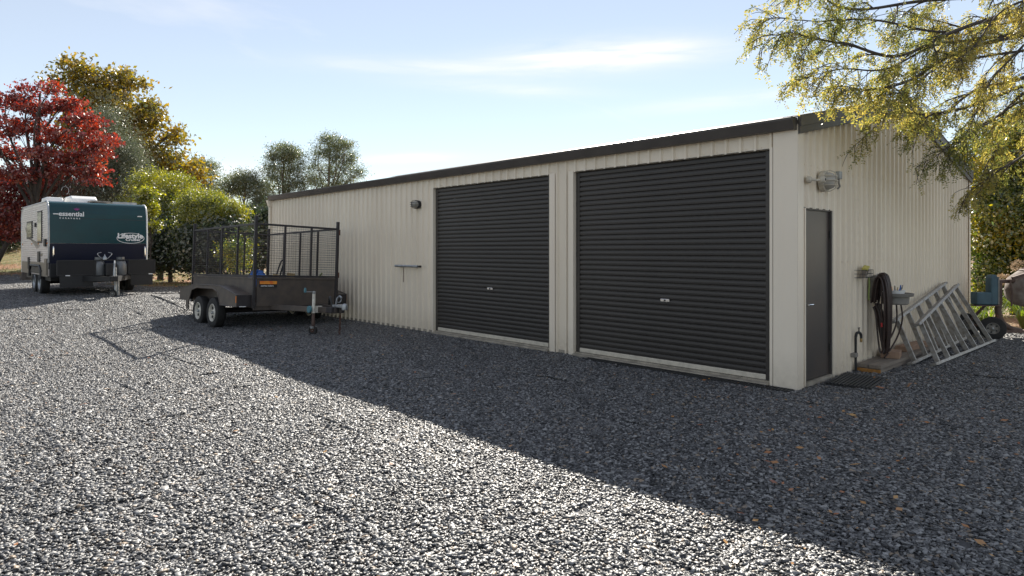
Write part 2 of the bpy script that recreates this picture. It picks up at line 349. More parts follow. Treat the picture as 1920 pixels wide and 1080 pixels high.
def make_ground():
    far = [60, 80, 120, 200, 400, 800, 1500]
    xs = np.concatenate([[-v for v in far[::-1]], np.arange(-48, 26.1, .5), far])
    ys = np.concatenate([[-v for v in far[::-1]], np.arange(-14, 64.1, .5), [80, 120, 200, 400, 800, 1500]])
    X, Y = np.meshgrid(xs, ys); Z = gz(X, Y)
    nx, ny = len(xs), len(ys)
    V = np.stack([X.ravel(), Y.ravel(), Z.ravel()], 1)
    I = np.arange(nx * ny).reshape(ny, nx)
    F = np.stack([I[:-1, :-1].ravel(), I[:-1, 1:].ravel(), I[1:, 1:].ravel(), I[1:, :-1].ravel()], 1)
    m = bpy.data.materials.new('ground_mix'); m.use_nodes = True; n, l = nt(m); b = n['Principled BSDF']; b.inputs['Roughness'].default_value = .75
    b.inputs['Specular IOR Level'].default_value = .3
    tcn = n.new('ShaderNodeTexCoord')
    def noise(sc, det=5, ro=.6):
        q = n.new('ShaderNodeTexNoise'); q.inputs['Scale'].default_value = sc; q.inputs['Detail'].default_value = det; q.inputs['Roughness'].default_value = ro
        l.new(tcn.outputs['Object'], q.inputs['Vector']); return q.outputs['Fac']
    def ramp(src, stops):
        q = n.new('ShaderNodeValToRGB'); e = q.color_ramp.elements
        e[0].position, e[0].color = stops[0][0], (*stops[0][1], 1); e[1].position, e[1].color = stops[-1][0], (*stops[-1][1], 1)
        for p, c in stops[1:-1]: x = e.new(p); x.color = (*c, 1)
        l.new(src, q.inputs[0]); return q.outputs[0]
    def mix(f, a, c):
        q = n.new('ShaderNodeMix'); q.data_type = 'RGBA'; l.new(f, q.inputs['Factor']); l.new(a, q.inputs['A']); l.new(c, q.inputs['B']); return q.outputs['Result']
    vo = n.new('ShaderNodeTexVoronoi'); vo.inputs['Scale'].default_value = 34; l.new(tcn.outputs['Object'], vo.inputs['Vector'])
    stone = ramp(vo.outputs['Color'], [(0, (.04, .041, .045)), (.5, (.09, .091, .095)), (1, (.2, .2, .202))])
    grass = ramp(noise(1.6, 6), [(.32, (.10, .115, .035)), (.5, (.20, .18, .07)), (.68, (.30, .22, .13))])
    lit = ramp(noise(24, 4), [(.3, (.16, .06, .035)), (.5, (.30, .15, .08)), (.7, (.42, .30, .19))])
    gm = n.new('ShaderNodeMapRange'); gm.inputs['From Min'].default_value = .44; gm.inputs['From Max'].default_value = .56; l.new(noise(.33, 5), gm.inputs[0])
    veg = mix(gm.outputs[0], grass, lit)
    am = n.new('ShaderNodeAttribute'); am.attribute_name = 'gravel'
    ad = n.new('ShaderNodeMath'); ad.operation = 'ADD'; l.new(am.outputs['Fac'], ad.inputs[0])
    ms = n.new('ShaderNodeMapRange'); ms.inputs['To Min'].default_value = -.55; ms.inputs['To Max'].default_value = .55; l.new(noise(1.1, 6, .7), ms.inputs[0]); l.new(ms.outputs[0], ad.inputs[1])
    th = n.new('ShaderNodeMapRange'); th.inputs['From Min'].default_value = .42; th.inputs['From Max'].default_value = .58; l.new(ad.outputs[0], th.inputs[0])
    l.new(mix(th.outputs[0], veg, stone), b.inputs['Base Color'])
    bp = n.new('ShaderNodeBump'); bp.inputs['Strength'].default_value = .8; bp.inputs['Distance'].default_value = .02; l.new(vo.outputs['Distance'], bp.inputs['Height']); l.new(bp.outputs[0], b.inputs['Normal'])
    me = np_mesh('ground', V, F, m, True)
    at_ = me.attributes.new('gravel', 'FLOAT', 'POINT')
    g = np.clip(.5 + inpoly(X, Y) / 2.4, 0, 1).ravel(); at_.data.foreach_set('value', g.astype(np.float32))
    o = link('ground', me); o['kind'] = 'structure'
make_ground()

def make_gravel():
    # stone material: dark slate chips
    m = bpy.data.materials.new('slate_chip'); m.use_nodes = True; n, l = nt(m); b = n['Principled BSDF']
    ge = n.new('ShaderNodeNewGeometry'); rp = n.new('ShaderNodeValToRGB'); e = rp.color_ramp.elements
    e[0].color = (.024, .0245, .027, 1); e[1].position = 1; e[1].color = (.34, .27, .20, 1)
    for p, c in ((.30, (.060, .061, .064)), (.60, (.135, .136, .140)), (.95, (.29, .29, .288)), (.975, (.16, .12, .085))):
        x = e.new(p); x.color = (*c, 1)
    l.new(ge.outputs['Random Per Island'], rp.inputs[0]); l.new(rp.outputs[0], b.inputs['Base Color'])
    b.inputs['Roughness'].default_value = .48; b.inputs['Specular IOR Level'].default_value = .45
    tcn = n.new('ShaderNodeTexCoord'); no = n.new('ShaderNodeTexNoise'); no.inputs['Scale'].default_value = 160; l.new(tcn.outputs['Object'], no.inputs['Vector'])
    bp = n.new('ShaderNodeBump'); bp.inputs['Strength'].default_value = .25; bp.inputs['Distance'].default_value = .003; l.new(no.outputs['Fac'], bp.inputs['Height']); l.new(bp.outputs[0], b.inputs['Normal'])
    cube = np.array([(x, y, z) for z in (-.5, .5) for (x, y) in ((-.5, -.5), (.5, -.5), (.5, .5), (-.5, .5))])
    quads = np.array([(3, 2, 1, 0), (4, 5, 6, 7), (0, 1, 5, 4), (1, 2, 6, 5), (2, 3, 7, 6), (3, 0, 4, 7)])
    tiles = bpy.data.collections.new('gravel_tiles')
    N = 7200
    for t in range(4):
        rg = np.random.default_rng(100 + t)
        s = rg.lognormal(0, .32, N) * .0158
        dims = np.stack([s * rg.uniform(.9, 1.6, N), s * rg.uniform(.55, 1.0, N), s * rg.uniform(.2, .5, N)], 1)
        P = cube[None] * (1 + rg.uniform(-.45, .25, (N, 8, 3)))
        P = P * dims[:, None, :]
        yaw = rg.uniform(0, 2 * np.pi, N); tx = rg.normal(0, .24, N); ty = rg.normal(0, .24, N)
        def rot(P, a, i, j):
            c, s_ = np.cos(a)[:, None], np.sin(a)[:, None]; A, B = P[:, :, i].copy(), P[:, :, j].copy()
            P[:, :, i] = A * c - B * s_; P[:, :, j] = A * s_ + B * c
        rot(P, tx, 1, 2); rot(P, ty, 0, 2); rot(P, yaw, 0, 1)
        P[:, :, 0] += rg.uniform(-.54, .54, N)[:, None]; P[:, :, 1] += rg.uniform(-.54, .54, N)[:, None]
        P[:, :, 2] += rg.uniform(.0, .012, N)[:, None]
        F = (quads[None] + (np.arange(N) * 8)[:, None, None]).reshape(-1, 4)
        o = bpy.data.objects.new('gravel_tile', np_mesh('gravel_tile', P.reshape(-1, 3), F, m)); tiles.objects.link(o)
    pts, rots, var = [], [], []
    for x in np.arange(-34, 11, 1.0):
        for y in np.arange(-8, 38, 1.0):
            xc = (x - CAMP.x) * CR.x + (y - CAMP.y) * CR.y; zc = (x - CAMP.x) * CF.x + (y - CAMP.y) * CF.y
            if zc < .2 or zc > 34 or abs(xc) > zc * .82 + 2.2: continue
            if x > .45 and 0.45 < y < 14.2 and x < 7.6: continue
            d = float(inpoly(np.array([x]), np.array([y]))[0])
            if d < -.1 + .5 * math.sin(x * 3.1 + y * 1.7): continue
            h = .3; sx = float(gz(x + h, y) - gz(x - h, y)) / (2 * h); sy = float(gz(x, y + h) - gz(x, y - h)) / (2 * h)
            k = random.randrange(4)
            q = Vector((-sx, -sy, 1)).normalized(); Q = Vector((0, 0, 1)).rotation_difference(q) @ Euler((0, 0, k * math.pi / 2)).to_quaternion()
            pts.append((x, y, float(gz(x, y)))); rots.append(tuple(Q.to_euler())); var.append(random.randrange(4))
    me = bpy.data.meshes.new('gravel'); me.from_pydata(pts, [], []); me.materials.append(m)
    a = me.attributes.new('rot', 'FLOAT_VECTOR', 'POINT'); a.data.foreach_set('vector', np.array(rots, np.float32).ravel())
    a = me.attributes.new('variant', 'INT', 'POINT'); a.data.foreach_set('value', np.array(var, np.int32))
    o = link('gravel', me); tag(o, 'loose dark grey slate chips covering the whole yard', 'gravel', kind='stuff')
    g = bpy.data.node_groups.new('gravel_scatter', 'GeometryNodeTree')
    g.interface.new_socket('Geometry', in_out='INPUT', socket_type='NodeSocketGeometry'); g.interface.new_socket('Geometry', in_out='OUTPUT', socket_type='NodeSocketGeometry')
    N_, L_ = g.nodes, g.links
    gi = N_.new('NodeGroupInput'); go = N_.new('NodeGroupOutput'); mp = N_.new('GeometryNodeMeshToPoints'); ip = N_.new('GeometryNodeInstanceOnPoints')
    ci = N_.new('GeometryNodeCollectionInfo'); ci.inputs['Collection'].default_value = tiles; ci.inputs['Separate Children'].default_value = True; ci.inputs['Reset Children'].default_value = True
    ar = N_.new('GeometryNodeInputNamedAttribute'); ar.data_type = 'FLOAT_VECTOR'; ar.inputs['Name'].default_value = 'rot'
    av = N_.new('GeometryNodeInputNamedAttribute'); av.data_type = 'INT'; av.inputs['Name'].default_value = 'variant'
    er = N_.new('FunctionNodeEulerToRotation'); L_.new(ar.outputs['Attribute'], er.inputs[0])
    L_.new(gi.outputs[0], mp.inputs['Mesh']); L_.new(mp.outputs[0], ip.inputs['Points']); L_.new(ci.outputs[0], ip.inputs['Instance'])
    ip.inputs['Pick Instance'].default_value = True; L_.new(av.outputs['Attribute'], ip.inputs['Instance Index']); L_.new(er.outputs[0], ip.inputs['Rotation'])
    L_.new(ip.outputs[0], go.inputs[0])
    md = o.modifiers.new('scatter', 'NODES'); md.node_group = g
make_gravel()

# ------------------------------------------------------------------ the shed
SW, SL, EAVE, SLOPE = 7.87, 14.43, 3.03, .213
D2 = (.29, 3.345); D1 = (3.846, 6.92); DTOP = 2.78; SLAB = .07
PD = (.165, 1.015, 2.09)
shed = thing('shed', 'long cream steel shed with two charcoal roller doors and dark gutter', 'shed')
RIB = [(-.030, 0), (-.013, .029), (.013, .029), (.030, 0)]
def profile(u0, u1):
    pts = [(u0, None)]; k = math.floor(u0 / .19) - 1
    while k * .19 < u1 + .1:
        for du, off in RIB:
            u = k * .19 + .095 + du
            if u0 < u < u1: pts.append((u, off))
        k += 1
    pts.append((u1, None))
    def off_at(u):
        f = (u % .19) - .095
        if abs(f) >= .030: return 0
        if abs(f) <= .013: return .029
        return .029 * (.030 - abs(f)) / .017
    return [(u, off_at(u) if o is None else o) for u, o in pts]
def panel(place, a, b, cuts, zt, seams):
    mb = MB(); edges = sorted({a, b} | {c for c in seams if a < c < b})
    for i in range(len(edges) - 1):
        u0, u1 = edges[i], edges[i + 1]; mid = (u0 + u1) / 2; zb = cuts(mid)
        pr = profile(u0, u1); base = len(mb.v)
        for u, o in pr:
            zs = [zb + (zt(u) - zb) * t for t in (0, .35, .7, 1)]
            mb.v += [place(u, o, z) for z in zs]
        for j in range(len(pr) - 1):
            for k in range(3):
                mb.f.append((base + j * 4 + k, base + (j + 1) * 4 + k, base + (j + 1) * 4 + k + 1, base + j * 4 + k + 1)); mb.mi.append(0)
    return mb
cut_f = lambda u: DTOP if (D2[0] < u < D2[1] or D1[0] < u < D1[1]) else -.12
u = 0.0
while u < SL - .01:
    b_ = min(u + .76, SL)
    panel(lambda u, o, z: (-.002 - o, u, z), u, b_, cut_f, lambda u: EAVE, (*D1, *D2)).build('wall_panel', CREAM, shed); u = b_
gz_top = lambda u: EAVE + SLOPE * min(u, SW - u)
cut_g = lambda u: PD[2] if PD[0] < u < PD[1] else -.12
u = 0.0
while u < SW - .01:
    b_ = min(u + .76, SW)
    panel(lambda u, o, z: (u, -.002 - o, z), u, b_, cut_g, gz_top, (PD[0], PD[1], SW / 2)).build('wall_panel', CREAM, shed); u = b_
mb = MB(); mb.box(SW - .02, SW, .01, SL - .02, -.03, EAVE); mb.box(.05, SW - .02, SL - .02, SL, -.03, EAVE)
mb.quadv([(.05, SL, EAVE), (SW - .02, SL, EAVE), (SW / 2, SL, EAVE + SLOPE * SW / 2)])
mb.build('back_wall', CREAM, shed)
# floor slab with apron nose
mb = MB(); mb.box(-.005, SW - .03, .005, SL - .03, -.12, SLAB - .012); mb.build('floor_slab', CONC, shed)
# roof sheets: ribbed, one part per slope half in bays
def roof_half(side, y0, y1):
    mb = MB(); pr = profile(y0, y1)
    for yy, o in pr:
        xe = -.05 if side < 0 else SW + .05; ze = EAVE + .03 + o + SLOPE * (-.05)
        mb.v += [(xe, yy, ze), (SW / 2, yy, EAVE + .03 + o + SLOPE * SW / 2)]
    for j in range(len(pr) - 1): mb.f.append((2 * j, 2 * j + 2, 2 * j + 3, 2 * j + 1)); mb.mi.append(0)
    return mb
for side in (-1, 1):
    for k in range(0, 19):
        y0 = -.02 + k * .76; roof_half(side, y0, min(y0 + .76, SL + .02)).build('roof_sheet', GALV, shed)
mb = MB(); zr = EAVE + .075 + SLOPE * SW / 2
mb.quadv([(SW / 2 - .2, -.06, zr - .2 * SLOPE), (SW / 2, -.06, zr + .02), (SW / 2, SL + .04, zr + .02), (SW / 2 - .2, SL + .04, zr - .2 * SLOPE)])
mb.quadv([(SW / 2 + .2, -.06, zr - .2 * SLOPE), (SW / 2, -.06, zr + .02), (SW / 2, SL + .04, zr + .02), (SW / 2 + .2, SL + .04, zr - .2 * SLOPE)])
mb.build('ridge_cap', BROWN, shed)
# gutter: quad profile along the front eave
GT = EAVE + .065
gp = [(-.035, GT - .125), (-.115, GT - .125), (-.150, GT - .02), (-.150, GT), (-.140, GT), (-.138, GT - .018), (-.108, GT - .115), (-.045, GT - .115), (-.045, GT - .02), (-.035, GT - .02)]
gut = MB().prism([(x, z) for x, z in gp], -.012, SL + .03, 'y').build('gutter', BROWN, shed)
mb = MB(); mb.prism([(-.158, GT + .006), (-.158, GT - .022), (-.121, GT - .131), (-.03, GT - .131), (-.03, GT + .006)], -.030, -.010, 'y'); mb.build('gutter_end', BROWN, gut)
for yj in (5.9, 11.9): MB().prism([(-.1535, GT + .002), (-.1535, GT - .021), (-.118, GT - .128), (-.04, GT - .128), (-.04, GT + .002)], yj, yj + .035, 'y').build('gutter_joint', BROWN, gut)
MB().prism([(-.17, GT - .12), (-.02, GT - .12), (-.02, GT - .30), (-.11, GT - .30)], SL - .02, SL + .09, 'y').build('rain_head', FLASH, shed, bevel=.01)
mb = MB(); mb.tube(bez([(-.07, SL + .04, GT - .28), (-.07, SL + .045, GT - .5), (-.06, SL + .05, .1)], 4), .04, 10); mb.build('downpipe', FLASH, shed, True)
# barge flashings on the gable rake: two stepped strips, in lengths
def barge(x0, x1, z_off0, z_off1, y0, y1):
    f = lambda x: EAVE + SLOPE * min(x, SW - x)
    return MB().prism([(x0, f(x0) + z_off0), (x1, f(x1) + z_off0), (x1, f(x1) + z_off1), (x0, f(x0) + z_off1)], y0, y1, 'y')
for x0, x1 in ((-.035, SW / 2 - .001), (SW / 2 + .001, SW + .07)):
    up = barge(x0, x1, -.02, .105, -.075, -.034).build('barge_board', BROWN, shed, bevel=.004)
    lo = barge(x0, x1, -.105, -.018, -.062, -.033).build('barge_capping', BROWN, up, bevel=.003)
    cp = barge(x0, x1, .104, .112, -.085, .14).build('barge_lip', GALV, up)
# corner flashing (front corner): folded flat sheet with crease lines, back corner trims
mb = MB()
mb.box(-.036, -.031, -.034, .255, -.04, EAVE); mb.box(-.039, -.034, -.036, .118, -.045, EAVE - .001); mb.box(-.0365, .125, -.036, -.031, -.04, EAVE); mb.box(-.039, .062, -.040, -.035, -.045, EAVE - .001)
mb.box(-.036, .004, .250, .2551, -.04, EAVE)
mb.build('corner_flashing', FLASH, shed)
mb = MB(); mb.box(SW - .07, SW + .034, -.036, -.031, -.03, EAVE - .02); mb.box(SW + .029, SW + .034, -.031, .07, -.03, EAVE - .02); mb.build('corner_flashing', FLASH, shed)
mb = MB(); mb.box(-.036, -.031, SL - .08, SL + .034, -.03, EAVE - .02); mb.box(-.031, .06, SL + .029, SL + .034, -.03, EAVE - .02); mb.build('corner_flashing', FLASH, shed)
# pier between the doors + door jambs
for (y0, y1) in ((D1[0] - .12, D1[0]), (D2[1], D2[1] + .10), (D1[1], D1[1] + .03), (D2[0] - .035, D2[0])):
    MB().box(-.040, -.034, y0, y1, -.02, DTOP + .02).build('door_jamb', FLASH, shed)
for y in (D1[0], D1[1], D2[0], D2[1]):
    s = -1 if y in (D1[1], D2[1]) else 1
    MB().box(-.034, .10, min(y, y - s * .006) , max(y, y - s * .006), -.02, DTOP).build('jamb_return', FLASH, shed)
for a, b in (D1, D2): MB().box(-.030, .10, a, b, DTOP + .004, DTOP + .01).build('head_flashing', BROWN, shed)
# screws: rows of tek screws
mb = MB()
def screw_f(y, z): mb.box(-.012, -.002, y - .005, y + .005, z - .005, z + .005)
k = 0
while k * .19 < SL:
    y = k * .19 + .03
    for z in (.12, 1.45, DTOP + .04, EAVE - .04):
        if D1[0] - .02 < y < D1[1] + .02 or D2[0] - .05 < y < D2[1] + .02:
            if z < DTOP: continue
        if y < .27: continue
        screw_f(y, z)
    k += 1
k = 0
while k * .19 < SW:
    x = k * .19 + .03
    for z in (.12, 1.45, 2.6):
        if PD[0] - .03 < x < PD[1] + .03 and z < PD[2] or x < .14: continue
        mb.box(x - .006, x + .006, -.012, -.002, z - .006, z + .006)
    k += 1
tag(mb.build('cladding_screws', FLASH, shed), kind='stuff')

# roller doors
PITCH = .0737; NSL = 36
sl = MB(); pr = [(.0, .0), (-.013, .004), (-.019, .012), (-.021, .034), (-.019, .056), (-.014, .063), (.001, .066), (.001, PITCH)]
for x, z in pr: sl.v += [(x, 0, z), (x, 1, z)]
for i in range(len(pr) - 1): sl.f.append((2 * i, 2 * i + 1, 2 * i + 3, 2 * i + 2)); sl.mi.append(0)
slat_me = sl.mesh('slat', SHUT)
def roller(y0, y1, label):
    mb = MB(); xg = .045
    for yy, s in ((y0, 1), (y1, -1)):
        a, b = sorted((yy + s * .007, yy + s * .075)); mb.box(xg - .025, xg - .018, a, b, SLAB - .03, DTOP - .005); mb.box(xg - .018, xg + .06, min(yy + s * .007, yy + s * .012), max(yy + s * .007, yy + s * .012), SLAB - .03, DTOP - .005)
    d = mb.build('roller_door', SHUT, shed)
    d['label'] = label
    n = NSL
    for i in range(n):
        o = link('slat', slat_me, d, (xg + random.uniform(-.0015, .0015), y0 + .03, SLAB + .055 + i * PITCH)); o.scale = (1, y1 - y0 - .06, 1)
    MB().box(xg + .02, xg + .3, y0 + .02, y1 - .02, DTOP - .16, DTOP + .1).build('drum_box', SHUT, d)
    MB().box(xg - .022, xg + .012, y0 + .015, y1 - .015, SLAB - .008, SLAB + .055).build('bottom_rail', BEIGEP, d, bevel=.006)
    yc = (y0 + y1) / 2 - .06
    h = MB().box(xg - .036, xg - .019, yc - .07, yc + .07, SLAB + .838, SLAB + .876).build('handle', CHROME, d, bevel=.004)
    MB().lathe([(0, -.008), (.012, -.008), (.012, 0), (0, 0)], 10, 'x', (xg - .036, yc, SLAB + .8575)).build('lock', BLACKP, h)
    # concrete sill nose below the curtain
    mb = MB(); mb.box(-.10, .02, y0 + .01, y1 - .01, -.03, SLAB - .03); mb.build('sill', CONC, shed, bevel=.012)
roller(*D1, 'charcoal roller door next to the black bulkhead lamp')
roller(*D2, 'charcoal roller door next to the shed corner')

# personnel door on the gable
mb = MB(); mb.box(PD[0] + .035, PD[1] - .04, .012, .05, SLAB - .01, PD[2] - .015)
pdoor = mb.build('personnel_door', DOORM, shed, bevel=.004)
mb = MB(); mb.box(PD[0], PD[0] + .028, -.034, .06, SLAB - .05, PD[2]); mb.build('door_frame', FLASH, shed)
mb = MB(); mb.box(PD[1] - .034, PD[1], -.018, .06, SLAB - .05, PD[2]); mb.build('door_frame', BROWN, shed)
mb = MB(); mb.box(PD[0] + .0285, PD[1] - .0345, -.006, .06, PD[2] - .014, PD[2] + .012); mb.build('door_head', BROWN, shed)
mb = MB(); mb.box(PD[0] + .0285, PD[1] - .0345, -.04, .07, -.03, SLAB - .012); mb.build('threshold', CONC, shed)
mb = MB(); mb.lathe([(0, .0), (.028, 0), (.028, -.008), (.012, -.012), (.012, -.045), (0, -.045)], 16, 'y', (PD[0] + .105, .011, .96)); mb.tube([(PD[0] + .105, -.035, .96), (PD[0] + .16, -.04, .96), (PD[0] + .225, -.036, .957)], .010, 8)
mb.build('lever_handle', CHROME, pdoor, True)
for z in (.35, 1.75): MB().lathe([(0, 0), (.011, 0), (.011, .09), (0, .09)], 10, 'z', (PD[1] - .038, -.004, z)).build('hinge', BLACKP, pdoor)

# ------------------------------------------------------------------ fixtures on the shed walls
def cage_lamp(name, label, loc, rotz, m, r, flat, group=None):
    # local: +y away from the wall
    t = thing(name, label, 'wall lamp', loc, (0, 0, rotz), group)
    MB().lathe([(0, 0), (r, 0), (r * 1.03, .02), (r, .055), (r * .86, .062), (r * .84, .05)], 24, 'y').build('housing', m, t, True)
    o = MB().lathe([(r * .84, .05), (r * .82, .09), (r * .7, .125), (r * .4, .145), (0, .15)], 20, 'y').build('lens', OFFGL, t, True)
    for k, zz in enumerate((-.45, 0, .45)):
        w = math.sqrt(1 - zz * zz) * r * .97
        p = [(-w, .055, zz * r), (-w, .10, zz * r), (-w * .75, .15, zz * r), (0, .168, zz * r), (w * .75, .15, zz * r), (w, .10, zz * r), (w, .055, zz * r)]
        MB().tube(bez(p, 4), .006, 6).build('guard_bar', m, t, True)
    w = r * .97
    MB().tube(bez([(0, .055, -w), (0, .1, -w), (0, .158, -w * .7), (0, .172, 0), (0, .158, w * .7), (0, .1, w), (0, .055, w)], 4), .006, 6).build('guard_bar', m, t, True)
    if flat: t.scale = flat
    return t
cage_lamp('bulkhead_lamp', 'black caged oval bulkhead lamp on the cream front wall', (-.03, 7.42, 2.50), R(90), BLACKP, .1, (1.05, .95, .82))
cage_lamp('bulkhead_lamp', 'round cream caged bulkhead lamp above the charcoal personnel door', (.66, -.030, 2.43), R(180), BEIGEP, .125, None)
t = thing('motion_sensor', 'small cream motion sensor on a bracket beside the round lamp', 'sensor', (.24, -.030, 2.42))
MB().lathe([(0, 0), (.042, 0), (.042, -.03), (.03, -.045), (0, -.05)], 14, 'y', (0, 0, 0)).build('base', BEIGEP, t, True)
MB().tube([(0, -.04, 0), (.05, -.09, -.01), (.10, -.11, -.005)], .014, 8).build('arm', BEIGEP, t, True)
b_ = MB().lathe([(0, .04), (.03, .035), (.046, .01), (.046, -.02), (.03, -.045), (0, -.05)], 16, 'y', (.12, -.11, 0)).build('sensor_head', BEIGEP, t, True)
MB().lathe([(0, -.052), (.016, -.051), (.018, -.04)], 10, 'y', (.12, -.11, 0)).build('eye', BLACKP, b_)
t = thing('junction_box', 'small grey junction box with conduit stub above the door', 'junction box', (1.11, -.030, 2.50))
MB().box(-.035, .045, -.055, 0, -.01, .085).build('box', GALV, t, bevel=.006)
MB().tube(bez([(0, -.03, -.01), (.0, -.03, -.06), (.03, -.028, -.10), (.01, -.01, -.13)], 4), .012, 8).build('conduit', GREYP, t, True)
# tow bar hung on the front wall
t = thing('winch_bar', 'grey steel bar with a hanging chain fixed to the cream wall', 'steel bar', (-.09, 7.35, 1.28))
MB().tube([(0, .0, 0), (0, .80, .0)], .024, 12).build('bar', GALV, t, True)
MB().tube([(0, -.06, 0), (0, .0, 0)], .012, 8).build('pin', BLACKP, t, True)
MB().lathe([(0, -.06), (.022, -.06), (.022, -.085), (0, -.085)], 10, 'y').build('knob', BLACKP, t)
for yy in (.12, .66): MB().box(.0, .09, yy - .02, yy + .02, -.02, .02).build('bracket', GALV, t)
def chain(parent, top, n, L=.034, w=.012, r=.0035, m=GALV, sway=0):
    for i in range(n):
        h = L * .5; c = Vector(top) + Vector((math.sin(i * 1.7) * sway, math.cos(i * 1.3) * sway, -i * L * .78))
        a = R(90) * (i % 2); dx, dy = math.cos(a) * w * .5, math.sin(a) * w * .5
        MB().tube([c + Vector((dx, dy, h * .6)), c + Vector((0, 0, h)), c + Vector((-dx, -dy, h * .6)), c + Vector((-dx, -dy, -h * .6)), c + Vector((0, 0, -h)), c + Vector((dx, dy, -h * .6)), c + Vector((dx, dy, h * .6))], r, 5).build('chain_link', m, parent, True)
chain(t, (0, .50, -.045), 11, m=RUST)

# wire rack with timber float and sponge
t = thing('wire_rack', 'small black wire rack holding a yellow sponge float', 'wire rack', (1.72, -.03, 1.235))
for z in (0, .05, .10): MB().tube([(0, 0, z), (0, -.10, z), (.40, -.10, z), (.40, 0, z)], .0035, 5).build('wire', BLACKP, t)
for x in np.linspace(0, .40, 9): MB().tube([(x, -.10, .10), (x, -.10, 0), (x, 0, 0)], .003, 5).build('wire', BLACKP, t)
t = thing('sponge_float', 'yellow topped timber sponge float lying in the wire rack', 'float', (1.90, -.085, 1.262), (R(10), R(-14), R(8)))
MB().prism([(-.12, 0), (.10, 0), (.13, .05), (-.02, .07)], -.035, .035, 'y').build('block', WOOD, t, bevel=.006)
MB().box(-.01, .14, -.037, .037, .072, .105).build('sponge', YEL, t, bevel=.01)
tag(MB().tube(bez([(1.98, -.12, 1.24), (1.985, -.125, 1.12), (1.975, -.12, 1.02), (1.985, -.12, .93)], 5), .011, 6).build('hanging_strap', GREENH, None, True), 'thin green strap hanging below the wire rack', 'strap')

# hose holder with bowl
t = thing('hose_holder', 'grey plastic wall hose hanger with a round tray bowl', 'hose holder', (2.32, -.03, .94))
MB().prism([(-.02, .0), (-.10, .0), (-.13, .26), (-.10, .33), (-.02, .30)], -.10, .10, 'x').build('back_plate', GREYP, t, bevel=.02)
MB().lathe([(0, -.10), (.15, -.10), (.165, -.085), (.17, .005), (.215, .012), (.225, .05), (.212, .055), (.205, .025), (.15, .02), (0, .02)], 28, 'z', (.16, -.26, .02)).build('bowl', GREYP, t, True)
MB().prism([(-.02, 0), (-.06, .0), (-.08, .26), (-.03, .34), (-.02, .3)], .155, .19, 'x').build('prong', GREYP, t, bevel=.012)
t = thing('tool_tub', 'shallow white tub of small tools standing in the hose bowl', 'tub', (2.50, -.29, .985))
MB().lathe([(0, 0), (.10, 0), (.115, .055), (.122, .057), (.122, .066), (.108, .066), (.095, .01), (0, .01)], 22).build('tub', WHITE, t, True)
for i in range(8):
    a = i * 2.4; x, y = .06 * math.cos(a), .06 * math.sin(a); hh = .10 + .05 * ((i * 7) % 5) / 5
    mt = (PINE, BLACKP, CHROME, ORG, GREYP, BLACKP, CHROME, TARP)[i]
    MB().tube([(x * .6, y * .6, .01), (x * 1.2, y * 1.2, hh * .6), (x * 1.4, y * 1.4, hh)], [.006, .009, .007], 7).build('tool_handle', mt, t, True)
# hoses
t = thing('garden_hose', 'coiled brown garden hose looped over the grey hanger', 'hose', (2.2, -.1, 0))
rr = random.Random(4)
for i in range(17):
    x0 = -.10 + .20 * (i / 16); y0 = -.05 - .05 * ((i * 5) % 7) / 7; top = 1.27 - .03 * abs(i - 7) / 8 + rr.uniform(-.02, .02)
    bot = .27 + rr.uniform(-.08, .22); dx = rr.uniform(-.025, .04)
    p = [(x0 + .03, y0 + .05, top - .35), (x0 + .01, y0, top - .05), (x0, y0 - .07, top), (x0 - .03, y0 - .12, top - .15), (x0 - .02 + dx, y0 - .13, .75), (x0 + .04 + dx, y0 - .10, bot + .1), (x0 + .055 + dx, y0 - .06, bot), (x0 + .065 + dx, y0 - .03, bot + .14), (x0 + .06, y0 + .0, .72), (x0 + .05, y0 + .03, top - .4)]
    MB().tube(bez(p, 5), .0115, 6).build('hose_coil', HOSE, t, True)
for i in range(8):
    x0 = .28 + .012 * i; p = [(x0, -.13, .88), (x0 - .02 - .01 * i, -.12, .7), (x0 - .10 - .008 * i, -.10, .45), (x0 - .16, -.08, .25 + .02 * i)]
    MB().tube(bez(p, 5), .011, 6).build('hose_coil', HOSE, t, True)
for p in ([(.48, -.20, .87), (.485, -.22, .65), (.44, -.18, .42), (.30, -.12, .22), (.14, -.10, .13)], [(.40, -.17, .88), (.38, -.18, .62), (.30, -.14, .42), (.21, -.1, .33), (.19, -.1, .45), (.22, -.1, .62)]):
    MB().tube(bez(p, 6), .0115, 6).build('hose_coil', HOSE, t, True)
p = bez([(-.07, -.13, 1.15), (-.10, -.14, .95), (-.105, -.14, .72), (-.10, -.14, .62)], 5); MB().tube(p, .011, 6).build('hose_end', HOSE, t, True)
MB().lathe([(0, 0), (.013, 0), (.014, -.02), (.011, -.035), (.014, -.045), (.006, -.06), (0, -.06)], 10, 'z', (-.10, -.14, .63)).build('nozzle', REDP, t, True)
# tap
t = thing('garden_tap', 'brass garden tap on a black riser pipe clipped to the wall', 'tap', (1.68, -.06, 0))
MB().tube([(0, 0, -.02), (0, 0, .46)], .016, 10).build('riser', BLACKP, t, True)
MB().tube(bez([(0, 0, .46), (.01, -.01, .51), (.05, -.03, .515), (.075, -.04, .48), (.08, -.04, .44)], 4), [.018] * 13 + [.016] * 4, 10).build('tap_body', BLACKP, t, True)
MB().lathe([(.014, 0), (.017, -.02), (.014, -.05), (0, -.05)], 10, 'z', (.08, -.04, .44)).build('spout', BRASS, t, True)
MB().tube([(.045, -.025, .52), (.045, -.025, .575)], .008, 8).build('spindle', BLACKP, t, True)
MB().bar((.02, -.025, .578), (.07, -.025, .578), .014, .010).build('tap_handle', BLACKP, t)
MB().box(-.09, .02, -.025, .035, .20, .255).build('clip', GREYP, t, bevel=.008)

